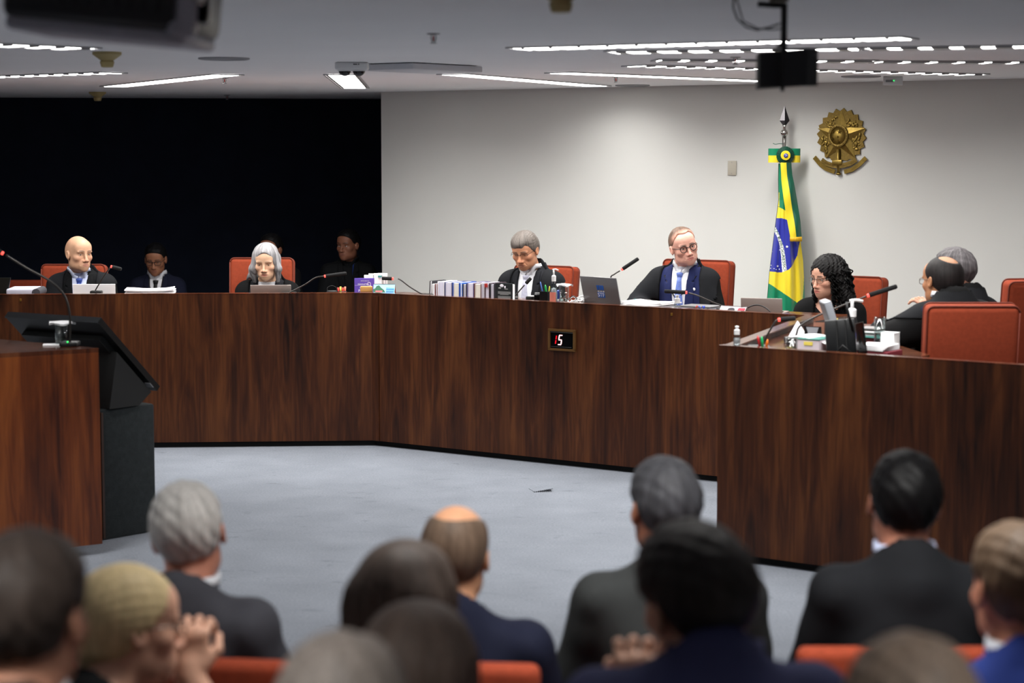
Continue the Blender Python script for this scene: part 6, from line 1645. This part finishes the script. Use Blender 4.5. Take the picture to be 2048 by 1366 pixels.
# curls: separate spiral locks over the base volume
rg = random.Random(11); g = G()
for i in range(150):
    a = rg.uniform(0, 2 * math.pi); r0 = rg.uniform(.2, 1)
    x0, y0, z0 = .085 * r0 * math.cos(a), -.03 + .085 * r0 * math.sin(a), .112 * math.sqrt(max(0, 1 - r0 * r0 * .6)) + .01
    if y0 > .035 and z0 < .10: y0 = .02
    sx = math.copysign(1, math.cos(a)); ln = rg.uniform(.16, .34); rad_ = rg.uniform(.006, .012); ph = rg.uniform(0, 6.3); out = rg.uniform(.10, .135)
    pts = []
    for s in np.linspace(0, 1, 34):
        z = z0 + .004 - ln * s
        wx = x0 + (math.cos(a) * out - x0) * min(1, s * 2.2); wy = y0 + ((-.04 + math.sin(a) * out * .8) - y0) * min(1, s * 2.0)
        if wy > .03 and z < .05: wy = .03 + (wy - .03) * .3; wx = math.copysign(max(abs(wx), .078), wx)
        q = np.array([wx + rad_ * math.cos(ph + s * ln * 130), wy + rad_ * math.sin(ph + s * ln * 130), z])
        pts.append(tuple(p.R @ q * np.array([1, 1, 1]) + p.hc))
    g.tube(pts, [.0042] * 30 + [.004, .003, .002, .001], 5, cap=False)
cu = obj('curls', g, hair_mat('blackcurl', (14, 12, 12)), p.hair, True); cu['kind'] = 'stuff'
chair_for(p, 'orange chair behind the curly-haired woman', top=1.10, dx=.02, back=.04, turn=-14, w=.46)
# 9 balding man with his back to us, right enclosure
p = person('balding man in black robe with his back turned, right enclosure', 1884, 561, 9.85, 22, (8, 4, 2), dict(jaw=1.05, w=1.04, hc=.057, bald=((0, -.048, .106), (.042, .054, .046))), skin=(176, 124, 90), brow=(40, 30, 26), hair='fringe', hair_col=('dark', (34, 30, 30)), lean=-.02, sh=.115, slim=1.08, arms={-1: ((-.335, -.02, .985), (-.25, .18, .99)), 1: ((.21, .08, .80), (.14, .28, .8))})
p.root.children
robe(p, C_black, w0=.05, w1=.05, flare=.060, yoke=True, ym=C_char, top=.02); jacket(p, C_dnavy, w0=.05, w1=.02, lapel=False); shirt(p, C_white, step=.009); glasses(p, 'rect', M_framem)
chair_for(p, 'nearest orange chair, its dark back towards us at the right', top=1.165, back=.12, turn=-22, w=.44, dx=.02)
# 10 grey-haired person beyond him
hm = TR(.05, .16, 0)
p = person('person with dark grey hair beyond the balding man, hand raised', 1908, 543, 10.7, 40, (20, 2, 0), dict(w=1.0), skin=(204, 152, 128), hair='short', hair_col=('darkgrey', (92, 88, 90), .5), sh=.15, fine=.006,
           arms={-1: ((-.18, .16, .74), (.010, .21, .985)), 1: ((.22, .08, .74), (.13, .29, .74))}, hands={-1: (TR(.010, .21, .995) @ RX(rad(60)) @ RZ(rad(10)), 38)})
robe(p, C_black, w0=.05, w1=.05, flare=.060, ym=C_char, top=.02); jacket(p, C_dnavy, lapel=False)
chair_for(p, 'farther orange chair cut by the right edge of the frame', top=1.22, back=.10, turn=-30, dx=.30)
for q, lb in (((311, 15.9), 'low chair of the man with glasses in the dark recess'), ((542, 16.0), 'low chair of the half hidden man in the dark recess'), ((697, 16.2), 'low chair of the man with the blue lanyard')):
    w = aty(q[0], 600, q[1]); low_chair(lb, w.x, w.y + .10, math.pi, top=.72)
w = aty(62, 565, 15.4); low_chair('dim empty chair in the dark recess left of the bald man', w.x, w.y, math.pi, top=.875)
# ================================================================== AUDIENCE, seen from behind
def suit_back(p, m, sm=None, step=.012, amp=.003):
    if sm: shirt(p, sm, step=.008)
    jacket(p, m, w0=.06, w1=.01, lapel=False, step=step, amp=amp, infl=.020)
AK = dict(fine=.0066, coarse=.022, eyes=False)
p = person('silver-haired man in a grey suit, front row left', 377, 1068, 4.8, -8, (10, 3, -8), dict(w=1.03), skin=(206, 140, 116), hair='short', hair_col=('silverwhite', (206, 202, 197), .3), sh=.155, slim=1.1, **AK)
suit_back(p, C_grey, C_white); chair_for(p, 'orange chair back below the silver-haired man', 'low', top=.735, w=.56, dx=.05)
p = person('balding man in a dark navy suit, front row middle', 912, 1108, 4.75, -6, (-6, 6, 2), dict(w=.96, bald=((0, .01, .130), (.064, .112, .088))), skin=(212, 156, 120), hair='fringe', hair_col=('browngrey', (104, 86, 72)), sh=.155, slim=1.1, **AK)
suit_back(p, C_dnavy, None); chair_for(p, 'orange chair back below the balding audience man', 'low', top=.735, dx=-.03)
p = person('man with short salt-and-pepper hair and dark grey suit, front row', 1328, 1016, 4.95, 6, (12, 2, 0), dict(w=1.0), skin=(190, 126, 98), hair='short', hair_col=('saltpepper', (74, 74, 78), .4), sh=.16, slim=1.1, **AK)
suit_back(p, C_dgrey, None); chair_for(p, 'audience chair below the salt-and-pepper man, mostly hidden', 'low', top=.62)
p = person('black-haired man in a black suit, front row right', 1808, 1006, 4.85, 0, (-2, 0, 4), dict(w=1.02), skin=(190, 128, 104), hair='short', hair_col=('black', (12, 11, 12)), sh=.155, slim=1.1, **AK)
p.k['ht'] = .012
suit_back(p, C_coal, C_lblue); chair_for(p, 'orange chair back below the black-haired man in black suit', 'low', top=.745, dx=-.03, w=.54)
p = person('blonde woman with pinned-up hair and glasses, chin on her hand', 260, 1252, 4.0, -30, (-32, 4, -4), dict(jaw=.9, w=.95), skin=(214, 164, 138), hair='bun', hair_col=('blonde', (206, 184, 140), .16), slim=.9, sh=.15, hy=.08, fine=.0052, coarse=.022, eyes=True,
           arms={1: ((.20, .24, .60), (.050, .205, .800)), -1: ((-.22, .10, .62), (-.12, .28, .62))}, hands={1: (TR(.050, .205, .810) @ RZ(rad(30)) @ RX(rad(75)), 55)})
p.bare = (1,)
suit_back(p, C_black2, None); glasses(p, 'rect', M_framem)
obj('hair_clip', G().sphere(tuple(p.hc + p.R @ np.array([.0, -.125, .035])), .012, 10, 8), M_chrome, p.root, True); chair_for(p, 'audience chair under the blonde woman', 'low', top=.70)
p = person('brown-haired woman with long hair in the middle of the audience', 812, 1222, 3.7, -10, (-14, 4, 0), dict(w=.98, hl=-.24), skin=(196, 150, 124), hair='long', hair_col=('brown', (84, 72, 65), .3), slim=.9, sh=.15, **AK)
suit_back(p, C_black2, None); chair_for(p, 'audience chair under the long-haired woman', 'low', top=.70)
p = person('woman in a white blouse with long brown hair, near the bottom centre', 835, 1368, 3.15, -8, (-8, 6, 0), dict(w=.98, hl=-.26), skin=(196, 150, 124), hair='long', hair_col=('brown2', (96, 82, 74), .3), slim=.92, sh=.15, **AK)
suit_back(p, cloth_mat('blouse_white', (200, 200, 202)), None); chair_for(p, 'audience chair under the woman in white', 'low', top=.66)
p = person('nearest blurred grey-brown head at the bottom centre', 684, 1462, 2.55, 0, (0, 4, 0), dict(w=1.05), skin=(190, 150, 126), hair='short', hair_col=('greybrown2', (108, 100, 94), .3), **AK)
suit_back(p, C_dgrey, None, .016); chair_for(p, 'audience chair under the nearest blurred head', 'low', top=.66)
p = person('black-haired man in navy leaning his cheek on his hand', 1392, 1200, 3.3, 8, (20, 6, -10), dict(w=1.04, ht=.016), skin=(206, 158, 132), hair='short', hair_col=('softblack', (44, 40, 38), .3), sh=.11, slim=1.1, fine=.0062, coarse=.022, eyes=False, hand_fine=.0055,
           arms={-1: ((-.21, .10, .72), (-.088, .11, .935)), 1: ((.22, .06, .74), (.13, .28, .74))}, hands={-1: (TR(-.088, .11, .94) @ RZ(rad(-20)) @ RX(rad(82)), 45)})
p.bare = (-1,)
suit_back(p, C_navy2, None); chair_for(p, 'audience chair under the man leaning on his hand', 'low', top=.70)
p = person('man with short brown hair in a bright blue suit at the right edge', 2034, 1176, 3.85, 4, (10, 2, 0), dict(w=1.03), skin=(206, 140, 112), hair='short', hair_col=('midbrown', (92, 74, 58), .3), sh=.155, slim=1.1, **AK)
suit_back(p, C_blue, C_white); chair_for(p, 'audience chair under the man in the blue suit', 'low', top=.70)
p = person('blurred brown head at the bottom right, nearest row', 1822, 1470, 2.5, 0, (0, 6, 0), dict(w=1.06), skin=(190, 150, 126), hair='short', hair_col=('dullbrown', (100, 86, 75), .3), **AK)
suit_back(p, C_dgrey, None, .016); chair_for(p, 'audience chair under the blurred brown head', 'low', top=.66)
p = person('dark-haired man in the bottom left corner, nearest row', 54, 1232, 2.9, 0, (-14, 4, 0), dict(w=1.04), skin=(200, 144, 118), hair='short', hair_col=('darkbrown', (62, 53, 48), .3), **AK)
suit_back(p, C_black2, C_white, .014); chair_for(p, 'audience chair under the dark-haired man at bottom left', 'low', top=.70)
